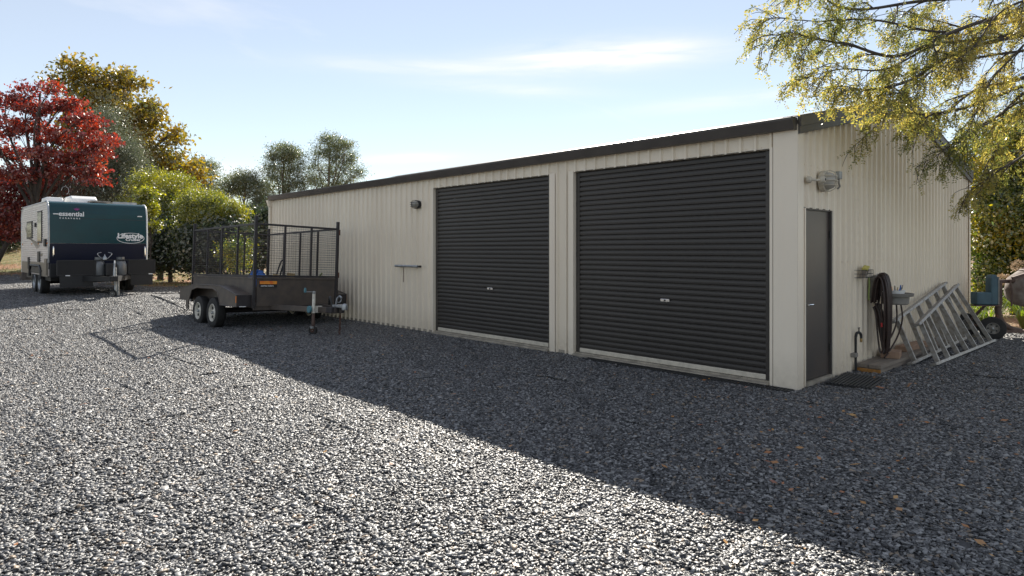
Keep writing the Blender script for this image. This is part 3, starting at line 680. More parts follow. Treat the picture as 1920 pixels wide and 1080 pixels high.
# planks, bricks by the gable
t = thing('timber_step', 'long weathered grey timber planks stacked along the shed end', 'planks', (0, 0, 0))
pl = [(1.74, 6.3, -.345, -.195, .062, .112), (1.745, 6.28, -.185, -.05, .062, .110), (1.75, 6.2, -.335, -.06, -.01, .058)]
for i, q in enumerate(pl):
    o = MB().box(*q).build('plank', WOOD, t, bevel=.006)
MB().box(1.728, 1.751, -.34, -.06, .0, .055).build('end_board', WOODE, t, bevel=.004)
def brick(label, loc, rz, dims=(.30, .19, .085)):
    o = MB().box(-dims[0] / 2, dims[0] / 2, -dims[1] / 2, dims[1] / 2, 0, dims[2]).build('paver', BRICK, None, bevel=.008, loc=loc, rot=(0, 0, rz)); tag(o, label, 'paver')
brick('tan clay paver on the planks under the hose', (2.62, -.20, .112), R(12), (.34, .23, .09))
brick('pale stone block on the planks behind the ladders', (3.7, -.17, .112), R(-4), (.9, .16, .08))
# rubber mat / grate before the door
t = thing('door_mat', 'black slatted rubber mat lying before the personnel door', 'mat', (.95, -.33, .022), (0, 0, R(6)))
for i in range(12): MB().box(-.42, .42, -.235 + i * .041, -.235 + i * .041 + .024, 0, .02).build('slat', BLACKP, t, bevel=.004)
for x in (-.43, -.14, .14, .405): MB().box(x, x + .025, -.24, .245, -.012, .001).build('batten', BLACKP, t)
# trench drain along right door
t = thing('trench_drain', 'black plastic drain grate sunk before the shed corner', 'drain', (-.17, .1, .018))
for x in (-.06, .055): MB().box(x, x + .012, -.12, 2.9, -.02, .012).build('edge', BLACKP, t)
for i in range(75): MB().box(-.048, .055, -.11 + i * .04, -.11 + i * .04 + .02, -.01, .008).build('bar', BLACKP, t)

# ------------------------------------------------------------------ ladders
def ladder(label, lo0, lo1, up0, up1, nr, ins=.05):
    lo0, lo1, up0, up1 = map(Vector, (lo0, lo1, up0, up1))
    t = thing('ladder', label, 'ladder', lo0, group='aluminium ladders leaning on the shed end')
    z = Vector((0, 0, 0)); a1, b0, b1 = lo1 - lo0, up0 - lo0, up1 - lo0
    nrm = a1.cross(b0).normalized()
    for p, q in ((z, a1), (b0, b1)):
        o = MB().bar(p, q, .075, .024, nrm.cross(a1.normalized())).build('rail', ALU, t, bevel=.004)
        d = (q - p).normalized()
        for s in (-1, 1): MB().bar(p + nrm * .034 * s, q + nrm * .034 * s, .006, .036, nrm.cross(d)).build('flange', ALU, o)
        for e, s in ((p, -1), (q, 1)): MB().bar(e, e + d * .05 * s, .082, .032, nrm.cross(d)).build('end_cap', GREYP, o, bevel=.005)
    for i in range(nr):
        f = ins + (1 - 2 * ins) * i / (nr - 1)
        r = MB().bar(a1 * f, b0.lerp(b1, f), .055, .03, nrm.cross((b0).normalized())).build('rung', ALU, t, bevel=.006)
        MB().bar(a1 * f + nrm * .029, b0.lerp(b1, f) + nrm * .029, .012, .036, nrm.cross((b0).normalized())).build('tread_lip', ALU, r)
ladder('aluminium step ladder on its side, outermost at the shed end', (2.85, -.66, .035), (6.25, -.70, .04), (3.0, -.42, .55), (6.1, -.20, .98), 7)
ladder('aluminium step ladder on its side, tucked against the wall', (2.70, -.42, .04), (5.6, -.45, .14), (2.62, -.22, .60), (5.75, -.10, 1.02), 6)

# ------------------------------------------------------------------ cement mixer
mx = thing('cement_mixer', 'old cement mixer with blue motor housing and crusted drum', 'cement mixer', (7.05, -.46, 0), (0, 0, R(-43)))
# local x = right in view, y = away
MB().prism([(.03, .60), (.16, .60), (.16, 1.10), (.13, 1.15), (.07, 1.15), (.03, 1.10)], -.07, .09, 'y').build('belt_guard', BLUEM, mx, bevel=.02)
MB().box(-.24, .028, -.09, .10, .605, .83).build('motor_cover', BLUEM, mx, bevel=.02)
MB().box(.1605, .185, -.065, .10, .61, 1.11).build('guard_flange', GREYP, mx, bevel=.004)
MB().box(-.26, .2, -.09, .11, .578, .598).build('motor_shelf', MIXST, mx)
MB().tube(bez([(.22, 0, 1.02), (.22, 0, .7), (.21, 0, .45), (.26, 0, .30), (.42, .0, .17), (.62, 0, .12)], 5), [.055] * 16 + [.05] * 10, 10).build('post', MIXST, mx, True)
MB().tube([(.10, 0, 1.02), (.95, .0, 1.05)], .035, 10).build('yoke', MIXST, mx, True)
MB().tube([(.10, .1, .64), (-.15, .30, .22)], .025, 8).build('strut', MIXST, mx, True)
MB().tube([(.18, .0, .42), (.05, -.22, .24)], .022, 8).build('strut', RUST, mx, True)
MB().tube([(-.12, -.30, .21), (-.12, .34, .21)], .02, 8).build('axle', MIXST, mx, True)
MB().tube(bez([(.38, -.05, 1.06), (.38, -.10, .85), (.36, -.12, .70), (.36, -.12, .58)], 4), .014, 6).build('tilt_lever', MIXST, mx, True)
MB().bar((.36, -.14, 1.09), (.75, -.16, 1.22), .05, .05).build('drum_bracket', MIXST, mx)
MB().box(.62, .74, -.22, -.10, 1.18, 1.30).build('gear_case', RUST, mx, bevel=.015)
MB().box(.30, 1.0, -.06, .06, .09, .14).build('foot_frame', MIXST, mx)
d = MB().lathe([(0, -.42), (.16, -.40), (.33, -.22), (.36, 0), (.34, .12), (.22, .42), (.23, .45), (.20, .44), (.30, .12), (.31, 0), (0, -.3)], 28)
o = d.build('drum', DRUM, mx, True, loc=(.86, .05, .92), rot=(R(8), R(62), 0))
for zz in (0.0, .11): MB().lathe([(.352, zz - .018), (.372, zz - .018), (.372, zz + .018), (.352, zz + .018)], 28).build('hoop', MIXST, o, True)
def wheel(parent, loc, r, w, rimr, rim_m, axis_rot=(0, 0, 0), holes=8, name='wheel'):
    """axle along local x"""
    ty = MB().lathe([(rimr, -w * .42), (r * .86, -w * .5), (r * .97, -w * .40), (r, -w * .2), (r, w * .2), (r * .97, w * .40), (r * .86, w * .5), (rimr, w * .42)], 36, 'x')
    wo = ty.build(name, RUBBER, parent, True, loc=loc, rot=axis_rot)
    for s in (-1, 1):
        rim = MB().lathe([(rimr * 1.02, s * w * .44), (rimr * .97, s * w * .47), (rimr * .92, s * w * .40), (rimr * .86, s * w * .22), (rimr * .55, s * w * .16), (rimr * .34, s * w * .30), (rimr * .30, s * w * .31), (0, s * w * .31)], 28, 'x').build('rim', rim_m, wo, True)
        for k in range(holes):
            a = 2 * math.pi * k / holes; ry, rz = math.cos(a) * rimr * .70, math.sin(a) * rimr * .70
            M = Matrix.Translation((s * w * .195, ry, rz)) @ Matrix.Rotation(a, 4, 'X')
            MB().box(-.012, .012, -rimr * .13, rimr * .13, -rimr * .12, rimr * .12, M).build('rim_slot', BLACKP, wo)
        MB().lathe([(0, s * w * .52), (rimr * .14, s * w * .5), (rimr * .17, s * w * .3)], 14, 'x').build('hub_cap', GALV, wo, True)
    return wo
wheel(mx, (-.12, -.30, .205), .205, .10, .10, GREYP, (0, 0, R(62)), 5)
wheel(mx, (-.12, .34, .205), .205, .10, .10, GREYP, (0, 0, R(62)), 5)

# ------------------------------------------------------------------ cage trailer
tz = float(gz(-2.4, 10.5))
tr = thing('cage_trailer', 'dark tandem axle cage trailer parked beside the cream shed', 'trailer', (-1.52, 9.68, tz - .012), (R(-1.0), R(2.3), R(1.2)))
TW, TL, TF, TT = .90, 3.5, .50, 1.035
MB().box(-TW, TW, 0, TL, TF, TF + .03).build('tray_floor', TRLR, tr)
for nm, q in (('front_panel', (-TW + .05, TW - .05, -.012, .012, TF - .02, TT)), ('tail_panel', (-TW + .05, TW - .05, TL - .012, TL + .012, TF - .02, TT)), ('side_panel', (-TW - .012, -TW + .012, .05, TL - .05, TF - .02, TT)), ('side_panel', (TW - .012, TW + .012, .05, TL - .05, TF - .02, TT))):
    o = MB().box(*q).build(nm, TRLR, tr)
    x0, x1, y0, y1 = q[:4]
    MB().box(x0 - .015, x1 + .015, y0 - .015, y1 + .015, TT - .02, TT + .022).build('top_rail', TRLR, o, bevel=.006)
CT = 2.12
for x in (-TW, TW):
    for y in (0, TL):
        MB().box(x - .028, x + .028, y - .028, y + .028, TF - .06, CT + .16).build('corner_post', TRLF, tr, bevel=.004)
def cage_panel(a, b, n, open_hinge=False):
    a, b = Vector(a), Vector(b); d = (b - a); L = d.length; d = d / L
    z0, z1 = TT + .045, CT
    pan = MB().bar(a + Vector((0, 0, z1)), b + Vector((0, 0, z1)), .036, .042).build('cage_top_rail', TRLF, tr, bevel=.003)
    MB().bar(a + Vector((0, 0, z0)), b + Vector((0, 0, z0)), .036, .036).build('cage_bottom_rail', TRLF, tr, bevel=.003)
    for i in range(1, n):
        p = a + d * (L * i / n); MB().bar(p + Vector((0, 0, z0)), p + Vector((0, 0, z1)), .034, .034, d).build('cage_upright', TRLF, tr)
    mb = MB(); nz = 20; nn = Vector((-d.y, d.x, 0)) * .012
    for i in range(1, nz): z = z0 + (z1 - z0) * i / nz; mb.tube([a + nn + Vector((0, 0, z)), b + nn + Vector((0, 0, z))], .0025, 4, False)
    k = int(L / .05)
    for i in range(1, k): p = a + d * (L * i / k) - nn * .4; mb.tube([p + Vector((0, 0, z0)), p + Vector((0, 0, z1))], .0017, 4, False)
    tag(mb.build('wire_mesh', TRLF, pan), kind='stuff')
cage_panel((-TW + .03, 0, 0), (TW - .03, 0, 0), 3)
cage_panel((-TW + .03, TL, 0), (TW - .03, TL, 0), 3)
cage_panel((-TW, .03, 0), (-TW, TL - .03, 0), 4)
cage_panel((TW, .03, 0), (TW, TL - .03, 0), 4)
for z in (1.12, 2.05): MB().tube([(TW + .035, -.02, z - .06), (TW + .035, -.02, z + .06)], .018, 8).build('hinge', RUST, tr, True)
# fender boxes with angular arch
def fender(s):
    xo, xi = s * (TW + .30), s * (TW + .012)
    top = [(.08, .70), (.85, .84), (1.0, .865), (2.45, .865), (3.05, .80), (3.42, .74)]
    arch = [(2.80, .30), (2.80, .50), (2.62, .74), (2.30, .80), (1.35, .80), (1.08, .74), (.92, .50)]
    outer = top + [(3.42, .50), (2.98, .50), (2.98, .30)] + arch[0:1] + arch[1:] + [(.92, .47), (.08, .47)]
    mb = MB(); mb.prism(outer[::-1], xo - .005, xo + .005, 'x'); f = mb.build('fender', TRLR, tr)
    mb = MB()
    for (y0, z0), (y1, z1) in zip(top[:-1], top[1:]): mb.quadv([(xo, y0, z0), (xo, y1, z1), (xi, y1, z1), (xi, y0, z0)])
    mb.build('fender_top', TRLR, f)
    MB().tube([(xo, y, z) for y, z in top], .012, 8).build('fender_lip', TRLR, f, True)
    MB().tube([(xo + s * .004, y, z) for y, z in arch + [(.92, .47)]], .014, 6).build('arch_lip', TRLR, f, True)
    MB().tube([(xo, .92, .475), (xo, .08, .475)], .014, 6).build('skirt_lip', TRLR, f, True)
    MB().quadv([(xo, .08, .47), (xo, .08, .70), (xi, .08, .70), (xi, .08, .47)]).build('fender_front', TRLF, f)
    MB().quadv([(xo, 3.42, .50), (xo, 3.42, .74), (xi, 3.42, .74), (xi, 3.42, .50)]).build('fender_rear', TRLF, f)
    MB().box(xo + s * .004 - .006, xo + s * .004 + .006, .085, .115, .55, .68).build('marker', AMBER, f)
    MB().box(min(xo, xi) + .05, max(xo, xi) - .11, .060, .078, .468, .482).build('reflector', PRINT, f)
for s in (-1, 1): fender(s)
for s in (-1, 1):
    for y in (1.43, 2.28): wheel(tr, (s * (TW + .19), y, .318 + (.03 if s > 0 else -.03)), .325, .20, .185, RIMW)
    MB().box(s * .55 - .03, s * .55 + .03, .05, TL - .05, TF - .10, TF - .002).build('chassis_rail', TRLR, tr)
for y in (1.43, 2.28): MB().tube([(-TW - .1, y, .31), (TW + .1, y, .33)], .035, 8).build('axle', TRLF, tr, True)
for s in (-1, 1): MB().bar((s * .62, .35, .46), (s * .045, -1.72, .46), .055, .105).build('drawbar', TRLR, tr, bevel=.004)
MB().box(-TW + .02, TW - .02, .02, .075, TF - .10, TF - .002).build('front_crossmember', TRLR, tr)
MB().box(-.14, .14, -1.70, -1.50, .41, .515).build('coupling_plate', TRLF, tr, bevel=.006)
cpl = MB().box(-.045, .045, -1.95, -1.55, .515, .565).build('coupling', GALV, tr, bevel=.012)
MB().lathe([(.055, -.02), (.06, .02), (.055, .075), (.03, .095), (0, .1)], 16, 'z', (0, -1.95, .50)).build('ball_cup', GALV, cpl, True)
MB().tube(bez([(0, -1.62, .57), (0, -1.66, .68), (0, -1.75, .73), (0, -1.83, .70)], 4), .016, 8).build('brake_lever', GALV, cpl, True)
MB().tube([Vector((math.cos(a) * .05, -1.72, .66 + math.sin(a) * .05)) for a in np.linspace(0, 6.28, 14)], .010, 6).build('lever_ring', GALV, cpl, True)
MB().tube(bez([(.0, -1.50, .52), (-.02, -1.45, .66), (.0, -1.38, .70), (.03, -1.3, .56)], 4), .022, 8).build('brake_line', BLACKP, cpl, True)
jk = MB().tube([(-.30, -1.32, .18), (-.30, -1.32, .78)], .030, 12).build('jockey_stand', RIMW, tr, True)
MB().tube([(-.30, -1.32, .10), (-.30, -1.32, .40)], .0305, 12).build('inner_tube', MIXST, jk, True)
MB().lathe([(0, 0), (.028, 0), (.034, .012), (.034, .05), (0, .055)], 12, 'z', (-.30, -1.32, .76)).build('cap', GALV, jk, True)
MB().tube([(-.30, -1.32, .80), (-.50, -1.36, .80)], .010, 8).build('crank', GALV, jk, True)
MB().lathe([(0, -.01), (.022, -.01), (.026, .03), (.02, .075), (0, .08)], 12, 'z', (-.50, -1.36, .80)).build('crank_knob', TEALK, jk, True)
wheel(jk, (-.30, -1.32, .075), .085, .06, .04, RUST, (0, 0, R(30)), 3, 'jockey_wheel')
MB().box(-.345, -.255, -1.36, -1.28, .11, .15).build('fork', GALV, jk)
cl = MB().box(-.30, -.10, -1.29, -1.23, .40, .53).build('clamp', RIMW, tr, bevel=.01)
MB().lathe([(0, -.02), (.065, -.02), (.07, 0), (.065, .02), (0, .02)], 18, 'x', (-.375, -1.30, .47)).build('clamp_wheel', TEALK, cl, True)
chain(tr, (.05, -1.70, .38), 15, .042, .028, .007, RUST, .006)
# maker's plate with a sunrise
pl_ = MB().box(-.80, -.44, -.020, -.0135, .855, .985).build('makers_plate', BLACKP, tr)
MB().box(-.797, -.443, -.0225, -.0202, .92, .982).build('sunrise_print', ORG, pl_)
me = text_mesh('sunrise trailers', .044, PRINT, .0006, .001); o = link('plate_lettering', me, pl_, (-.775, -.0225, .873), (R(90), 0, 0)); o.parent = pl_
# load in the trailer
o = MB().lathe([(0, .30), (.10, .28), (.22, .16), (.30, .02), (.31, 0), (0, 0)], 18)
rg = random.Random(3); o.v = [(x * (1 + rg.uniform(-.15, .15)), y * (1 + rg.uniform(-.15, .15)), z * (1 + rg.uniform(-.2, .2))) for x, y, z in o.v]
b0 = Matrix.LocRotScale(tr.location, tr.rotation_euler, None)
def intr(p): return tuple(b0 @ Vector(p))
tag(o.build('tarp_bundle', TARP, None, True, loc=intr((-.45, .9, .86))), 'crumpled blue tarp bundle piled inside the trailer cage', 'tarp')
bx_ = MB().box(-.45, .45, -.5, .6, 0, .34).build('load_crate', MIXST, None, bevel=.02, loc=intr((-.4, .95, .53))); tag(bx_, 'dark steel bin under the blue tarp in the trailer', 'bin')
t = thing('folding_trolley', 'black folded trolley frame standing in the trailer tray', 'trolley', intr((-.05, .7, .54)), (0, 0, R(20)))
MB().tube(bez([(-.2, 0, 0), (-.1, 0, .5), (.05, 0, .85), (.12, 0, .83), (.0, 0, .5), (-.05, .1, 0)], 5), .016, 8).build('handle_frame', BLACKP, t, True)
MB().bar((-.2, 0, .3), (-.35, .1, .55), .05, .05).build('strut', BLACKP, t)
for i, p in enumerate(((-.25, .55, .95, .5), (.12, .6, .98, -.4))):
    o = MB().prism([(-.09, 0), (.09, .03), (.11, .16), (-.05, .18)], -.02, .02, 'y').build('timber_offcut', PINE, None, loc=intr(p[:3]), rot=(R(12), 0, p[3])); tag(o, ('pale timber offcut propped beside the blue tarp', 'pale timber offcut propped beside the trolley frame')[i], 'timber')
p = intr((.35, .5, .56)); q = intr((.62, .12, 1.16))
tag(MB().tube([Vector(p) - Vector(p), Vector(q) - Vector(p)], .016, 8).build('green_pole', GREENH, None, True, loc=p), 'green tool handle leaning on the trailer front', 'pole')

# ------------------------------------------------------------------ caravan
cz = float(gz(-4, 19))
CW, CL = 1.175, 4.55
ctr = Vector((-4.65, 17.77, 0)) + Vector((math.cos(R(1.3)), math.sin(R(1.3)), 0)) * CW
cv = thing('caravan', 'green and white caravan parked on the gravel before red maples', 'caravan', (ctr.x, ctr.y, cz), (0, 0, R(1.3)))
zb, zm, zt, zn = .57, .92, 2.58, 1.44
# body shell (closed) in profile (y,z)
prof = [(0.10, zb), (0.06, zm), (.0, zn), (.035, 2.25), (.085, 2.42), (.17, 2.525), (.30, 2.575), (.5, zt), (CL - .35, zt), (CL - .12, zt - .08), (CL, zt - .3), (CL - .06, zb)]
body = MB().prism([(y, z) for y, z in prof][::-1], -CW + .006, CW - .006, 'x').build('body', VANW, cv)
def front_strip(pts, m, name, out, x0=-CW, x1=CW):
    mb = MB()
    for (y0, z0), (y1, z1) in zip(pts[:-1], pts[1:]): mb.quadv([(x0, y0 - out, z0), (x1, y0 - out, z0), (x1, y1 - out, z1), (x0, y1 - out, z1)])
    return mb.build(name, m, body, True)
front_strip([(.0, zn + .004), (.035, 2.25), (.085, 2.42), (.12, 2.475), (.17, 2.528), (.23, 2.56), (.30, 2.582)], TEAL, 'green_front', .008)
front_strip([(.075, .75), (.06, zm), (.0, zn)], NAVY, 'navy_front', .010)
MB().box(-CW + .02, CW - .02, -.0105, -.004, 2.10, 2.112, Matrix.Rotation(R(2.2), 4, 'X') if False else None).build('front_seam', BLACKP, body) if False else None
# edge mouldings
for s in (-1, 1):
    MB().tube([(s * CW, y - .004, z) for y, z in prof[1:8]], .022, 8).build('edge_moulding', GALV if s < 0 else WHITE, body, True)
    MB().tube([(s * CW, .5, zt), (s * CW, CL - .35, zt), (s * CW, CL - .1, zt - .1), (s * CW, CL, zt - .3), (s * CW, CL - .06, zb)], .018, 8).build('edge_moulding', WHITE, body, True)
# horizontal cladding ribs on both sides, each a strip
def edge_y(z):
    for (y0, z0), (y1, z1) in zip(prof[1:7], prof[2:8]):
        if z0 <= z <= z1: return y0 + (y1 - y0) * (z - z0) / (z1 - z0)
    return .1
for s in (-1, 1):
    nr = 27
    for i in range(nr):
        z0 = zm + (zt - .05 - zm) * i / nr; z1 = zm + (zt - .05 - zm) * (i + .86) / nr
        y0 = edge_y((z0 + z1) / 2) + .02; y1 = CL - .03 if z1 < zt - .3 else CL - .05 - (z1 - (zt - .3)) * .5
        MB().prism([(s * (CW - .008), z0), (s * (CW + .006), z0 + .010), (s * (CW + .006), z1 - .010), (s * (CW - .008), z1)], y0, y1, 'y').build('cladding_strip', VANW, body)
    MB().box(min(s * (CW - .01), s * (CW + .012)), max(s * (CW - .01), s * (CW + .012)), .12, 1.05, zb - .03, zm - .005).build('lower_panel', TAUPE, body, bevel=.004)
    MB().box(min(s * (CW - .01), s * (CW + .012)), max(s * (CW - .01), s * (CW + .012)), 2.92, CL - .08, zb, zm - .005).build('lower_panel', TAUPE, body, bevel=.004)
    MB().box(min(s * (CW - .01), s * (CW + .010)), max(s * (CW - .01), s * (CW + .010)), 1.05, 2.92, .78, zm - .005).build('lower_panel', TAUPE, body)
    # wheel arch
    xa, xb = sorted((s * (CW - .02), s * (CW + .03)))
    mb = MB(); mb.tube([(s * (CW + .02), 1.06, .45), (s * (CW + .02), 1.08, .70), (s * (CW + .02), 1.24, .82), (s * (CW + .02), 2.72, .82), (s * (CW + .02), 2.88, .70), (s * (CW + .02), 2.9, .5)], .035, 8); mb.build('wheel_arch', BLACKP, body, True)
    MB().box(xa if s > 0 else xa + .04, xb - .04 if s > 0 else xb - .03, 1.1, 2.88, .60, .80).build('arch_liner', BLACKP, body)
    for y in (1.54, 2.40): wheel(cv, (s * (CW - .115), y, .345), .345, .22, .20, GALV if s < 0 else BLACKP, holes=6)
    for y in (.18, 1.5, 2.6, 4.3): MB().box(min(s * CW, s * (CW + .014)), max(s * CW, s * (CW + .014)), y, y + .07, 1.42, 1.46).build('side_marker', AMBER, body)
MB().box(-CW + .10, CW - .10, .4, CL - .2, .42, .60).build('chassis', BLACKP, cv)
for y in (1.54, 2.40): MB().tube([(-CW + .1, y, .345), (CW - .1, y, .345)], .04, 8).build('axle', BLACKP, cv, True)
s = -1; X = -CW
def side_box(name, y0, y1, z0, z1, m, out=.02, parent=body, bev=.008):
    return MB().box(X - out, X + .004, y0, y1, z0, z1).build(name, m, parent, bevel=bev)
win = side_box('door_window', .95, 1.62, 1.46, 2.36, BLACKP, .022); MB().box(X - .026, X - .02, 1.0, 1.57, 1.51, 2.31).build('pane', GLASS, win)
win = side_box('window', 2.5, 3.45, 1.60, 2.12, BLACKP, .024); MB().box(X - .028, X - .022, 2.56, 3.39, 1.65, 2.07).build('pane', GLASS, win)
win = side_box('door_seam', .90, 1.66, 1.10, 1.16, TAUPE, .0085, bev=0)
side_box('entry_lamp', 1.86, 2.02, 1.92, 2.04, BLACKP, .04)
side_box('grab_handle', .28, .50, 1.36, 1.56, BLACKP, .05)
side_box('service_door', 1.25, 1.58, .93, 1.22, BLACKP, .03)
side_box('corner_locker', .13, .42, .60, 1.03, TAUPE, .045)
side_box('vent_cover', 3.0, 3.22, .70, 1.05, BLACKP, .035)
side_box('step_light', .98, 1.12, .66, .72, BLACKP, .03)
# swoosh decal on the side
for i in range(5):
    pth = [(X - .0105, 3.9 - .1 * i, 1.98 - .03 * i), (X - .0105, 3.3, 1.66 - .01 * i), (X - .0105, 2.5 - .12 * i, 1.50), (X - .0105, 1.75 - .12 * i, 1.28 + .02 * i)]
    P_ = bez(pth, 5); mb = MB()
    for a, b in zip(P_[:-1], P_[1:]): mb.quadv([a, b, b + Vector((0, 0, .022)), a + Vector((0, 0, .022))])
    mb.build('stripe_decal', TAUPE, body)
# roof things
ac = MB().prism([(.75, zt), (1.75, zt), (1.70, zt + .16), (1.55, zt + .22), (.95, zt + .22), (.78, zt + .13)], -.55, .10, 'x').build('air_conditioner', WHITE, cv, bevel=.04)
MB().prism([(.9, zt), (1.7, zt), (1.62, zt + .16), (1.0, zt + .16)], -CW + .08, -.68, 'x').build('roof_hatch', WHITE, cv, bevel=.04)
MB().tube([Vector((-.72 + .085 * math.cos(a), .55, zt + .33 + .11 * math.sin(a))) for a in np.linspace(-1.2, 3.2, 14)], .0065, 6).build('antenna_loop', GALV, cv, True)
MB().tube([(-.72, .55, zt), (-.72, .55, zt + .12)], .02, 8).build('antenna_mast', WHITE, cv, True)
MB().box(-.15, .34, .40, 1.0, zt + .03, zt + .075).build('antenna_arm', GREYP, cv)
sp = MB().box(.42, CW - .18, .45, 1.9, zt + .03, zt + .065).build('solar_panel', GLASS, cv); MB().box(.40, CW - .16, .43, .449, zt + .005, zt + .07).build('panel_frame', GALV, sp)
# front marks: text, handles, marker lamps
def fy(z):
    P_ = [(.06, zm), (.0, zn), (.035, 2.25), (.085, 2.42)]
    for (y0, z0), (y1, z1) in zip(P_[:-1], P_[1:]):
        if z0 <= z <= z1: return y0 + (y1 - y0) * (z - z0) / (z1 - z0)
    return 0
tilt = R(90) - math.atan2(.035, .81)
def ftext(s_, size, x, z, m=PRINT, bold=.004, sp=1.0, sx=1.0):
    o = link('lettering', text_mesh(s_, size, m, bold, .002, 0, sp), body, (x, fy(z) - .012, z), (tilt, 0, 0)); o.scale.x = sx; return o
ftext('essential', .175, -.96, 2.185, bold=.004, sx=.98)
ftext('CARAVANS', .052, -.94, 2.105, bold=.0015, sp=2.1)
ftext('Lifestyle', .20, .42, 1.60, bold=.007, sx=.98)
ftext('Cruiser', .10, .62, 1.525, bold=.003, sx=1.25)
el = [Vector((.75 + .345 * math.cos(a), 0, 1.60 + .145 * math.sin(a))) for a in np.linspace(0, 2 * math.pi, 49)]
el = [Vector((p.x, fy(p.z) - .012, p.z)) for p in el]
MB().tube(el, .008, 6, False).build('oval_emblem', PRINT, body, True)
for k, a in enumerate((-50, -25, 0, 25, 50)):
    c = Vector((-.545 + .045 * math.sin(R(a)), fy(2.32) - .013, 2.33 + .05 * math.cos(R(a)))); d = Vector((math.sin(R(a)), 0, math.cos(R(a))))
    MB().bar(c - d * .03, c + d * .035, .014, .004, (0, 1, 0)).build('flower_petal', MAG, body)
for x in (-1.02, .99): MB().box(x - .06, x + .06, fy(2.24) - .02, fy(2.24) + .004, 2.215, 2.245).build('marker_lamp', WHITE, body, bevel=.006)
MB().box(-.52, CW - .03, fy(2.12) - .0105, fy(2.12), 2.115, 2.127).build('front_seam', BLACKP, body)
for x in (-CW + .09, CW - .07):
    MB().tube(bez([(x, .0, 1.36), (x, -.05, 1.34), (x, -.06, 1.22), (x, -.05, 1.09), (x, .02, 1.07)], 4), .016, 8).build('grab_rail', CHROME, body, True)
# front boot + stone guard + drawbar
MB().box(-CW + .02, CW - .02, -.05, .30, zb - .05, .90).build('front_boot', MESHB, cv, bevel=.02)
for a, b, nm in ((-CW + .1, -.22, 'stone_guard'), (.58, CW + .06, 'stone_guard')):
    g_ = MB().box(a, b, -.52, -.50, .60, .98).build(nm, MESHB, cv)
    for (p, q) in (((a, -.51, .98), (b, -.51, .98)), ((a, -.51, .60), (b, -.51, .60)), ((a, -.51, .60), (a, -.51, .98)), ((b, -.51, .60), (b, -.51, .98))): MB().bar(p, q, .03, .03).build('guard_frame', BLACKP, g_)
    MB().box(a + .05, b - .05, -.515, -.505, .28, .58).build('mud_flap', BLACKP, g_, bevel=.02)
MB().bar((-.25, -.51, .985), (.62, -.51, .985), .035, .03).build('guard_bar', BLACKP, cv)
for x in (-.85, CW - .05): MB().box(x - .05, x + .05, -.535, -.525, .575, .60).build('reflector', PRINT, cv)
for sx in (-1, 1): MB().bar((sx * .85, .3, .50), (sx * .06, -1.45, .50), .06, .13).build('drawbar', BLACKP, cv)
for x in (-.12, .40):
    g_ = MB().lathe([(0, 0), (.13, 0), (.15, .03), (.15, .30), (.12, .38), (.04, .42), (.04, .45), (0, .45)], 20, 'z', (x, -.40, .57)).build('gas_bottle', GASB, cv, True)
    MB().lathe([(.09, .42), (.10, .42), (.10, .5), (.09, .5)], 14, 'z', (x, -.40, .57)).build('collar', GASB, g_, True)
MB().box(.0, .25, -.62, -.35, .56, .90).build('battery_box', BLACKP, cv, bevel=.02)
MB().box(.34, .62, -.1, .45, .40, .60).build('water_tank', CHECK, cv, bevel=.03)
MB().box(-.08, .08, -1.55, -1.30, .45, .58).build('coupling', BLACKP, cv, bevel=.01)
MB().tube(bez([(0, -1.45, .58), (.03, -1.38, .85), (.05, -1.3, .98)], 5), .018, 8).build('brake_lever', GALV, cv, True)
for sx in (-1, 1): MB().tube(bez([(sx * .02 + .0, -.5, 1.0), (sx * .10, -.5, 1.06), (sx * .17, -.5, 1.16), (sx * .08, -.5, 1.20)], 5), .010, 6).build('gas_hose', GALV, cv, True)
MB().lathe([(0, 0), (.05, 0), (.05, .06), (.02, .1), (0, .16)], 12, 'z', (0, -.5, 1.0)).build('gas_regulator', GALV, cv, True)
jk = MB().tube([(.10, -1.18, .16), (.10, -1.18, .80)], .03, 10).build('jockey_stand', GALV, cv, True)
wheel(jk, (.02, -1.24, .105), .105, .07, .06, GREYP, (0, 0, R(62)), 5, 'jockey_wheel')
MB().bar((.10, -1.18, .2), (.03, -1.22, .10), .04, .02).build('fork', GALV, jk)
MB().tube([(.22, -.95, .04), (.22, -.95, .48)], .028, 8).build('stabiliser_leg', GALV, cv, True)
MB().box(.15, .29, -1.0, -.9, -.01, .035).build('foot_plate', GALV, cv)

# ------------------------------------------------------------------ trees
def rand_unit(n, rg):
    v = rg.normal(size=(n, 3)); return v / np.linalg.norm(v, axis=1)[:, None]
def leaf_cloud(C, sig, k, size, rg, aspect=.55, flat=.7, droop=0.0, shape='leaf'):
    """C clump centres (n,3), sig per-clump radius (n,), k leaves each -> V,F"""
    n = len(C); N = n * k
    off = rg.normal(size=(N, 3)) * np.array([1, 1, flat]) * np.repeat(sig, k)[:, None]
    P = np.repeat(C, k, axis=0) + off
    d = rand_unit(N, rg); d[:, 2] -= droop; d /= np.linalg.norm(d, axis=1)[:, None]
    r = rand_unit(N, rg); w = np.cross(d, r); w /= np.linalg.norm(w, axis=1)[:, None]
    L = size * rg.uniform(.6, 1.4, N)[:, None]; Wd = L * aspect * .5
    V = np.stack([P, P + d * L * .45 + w * Wd, P + d * L, P + d * L * .45 - w * Wd], 1).reshape(-1, 3)
    F = np.arange(N * 4).reshape(-1, 4)
    return V, F
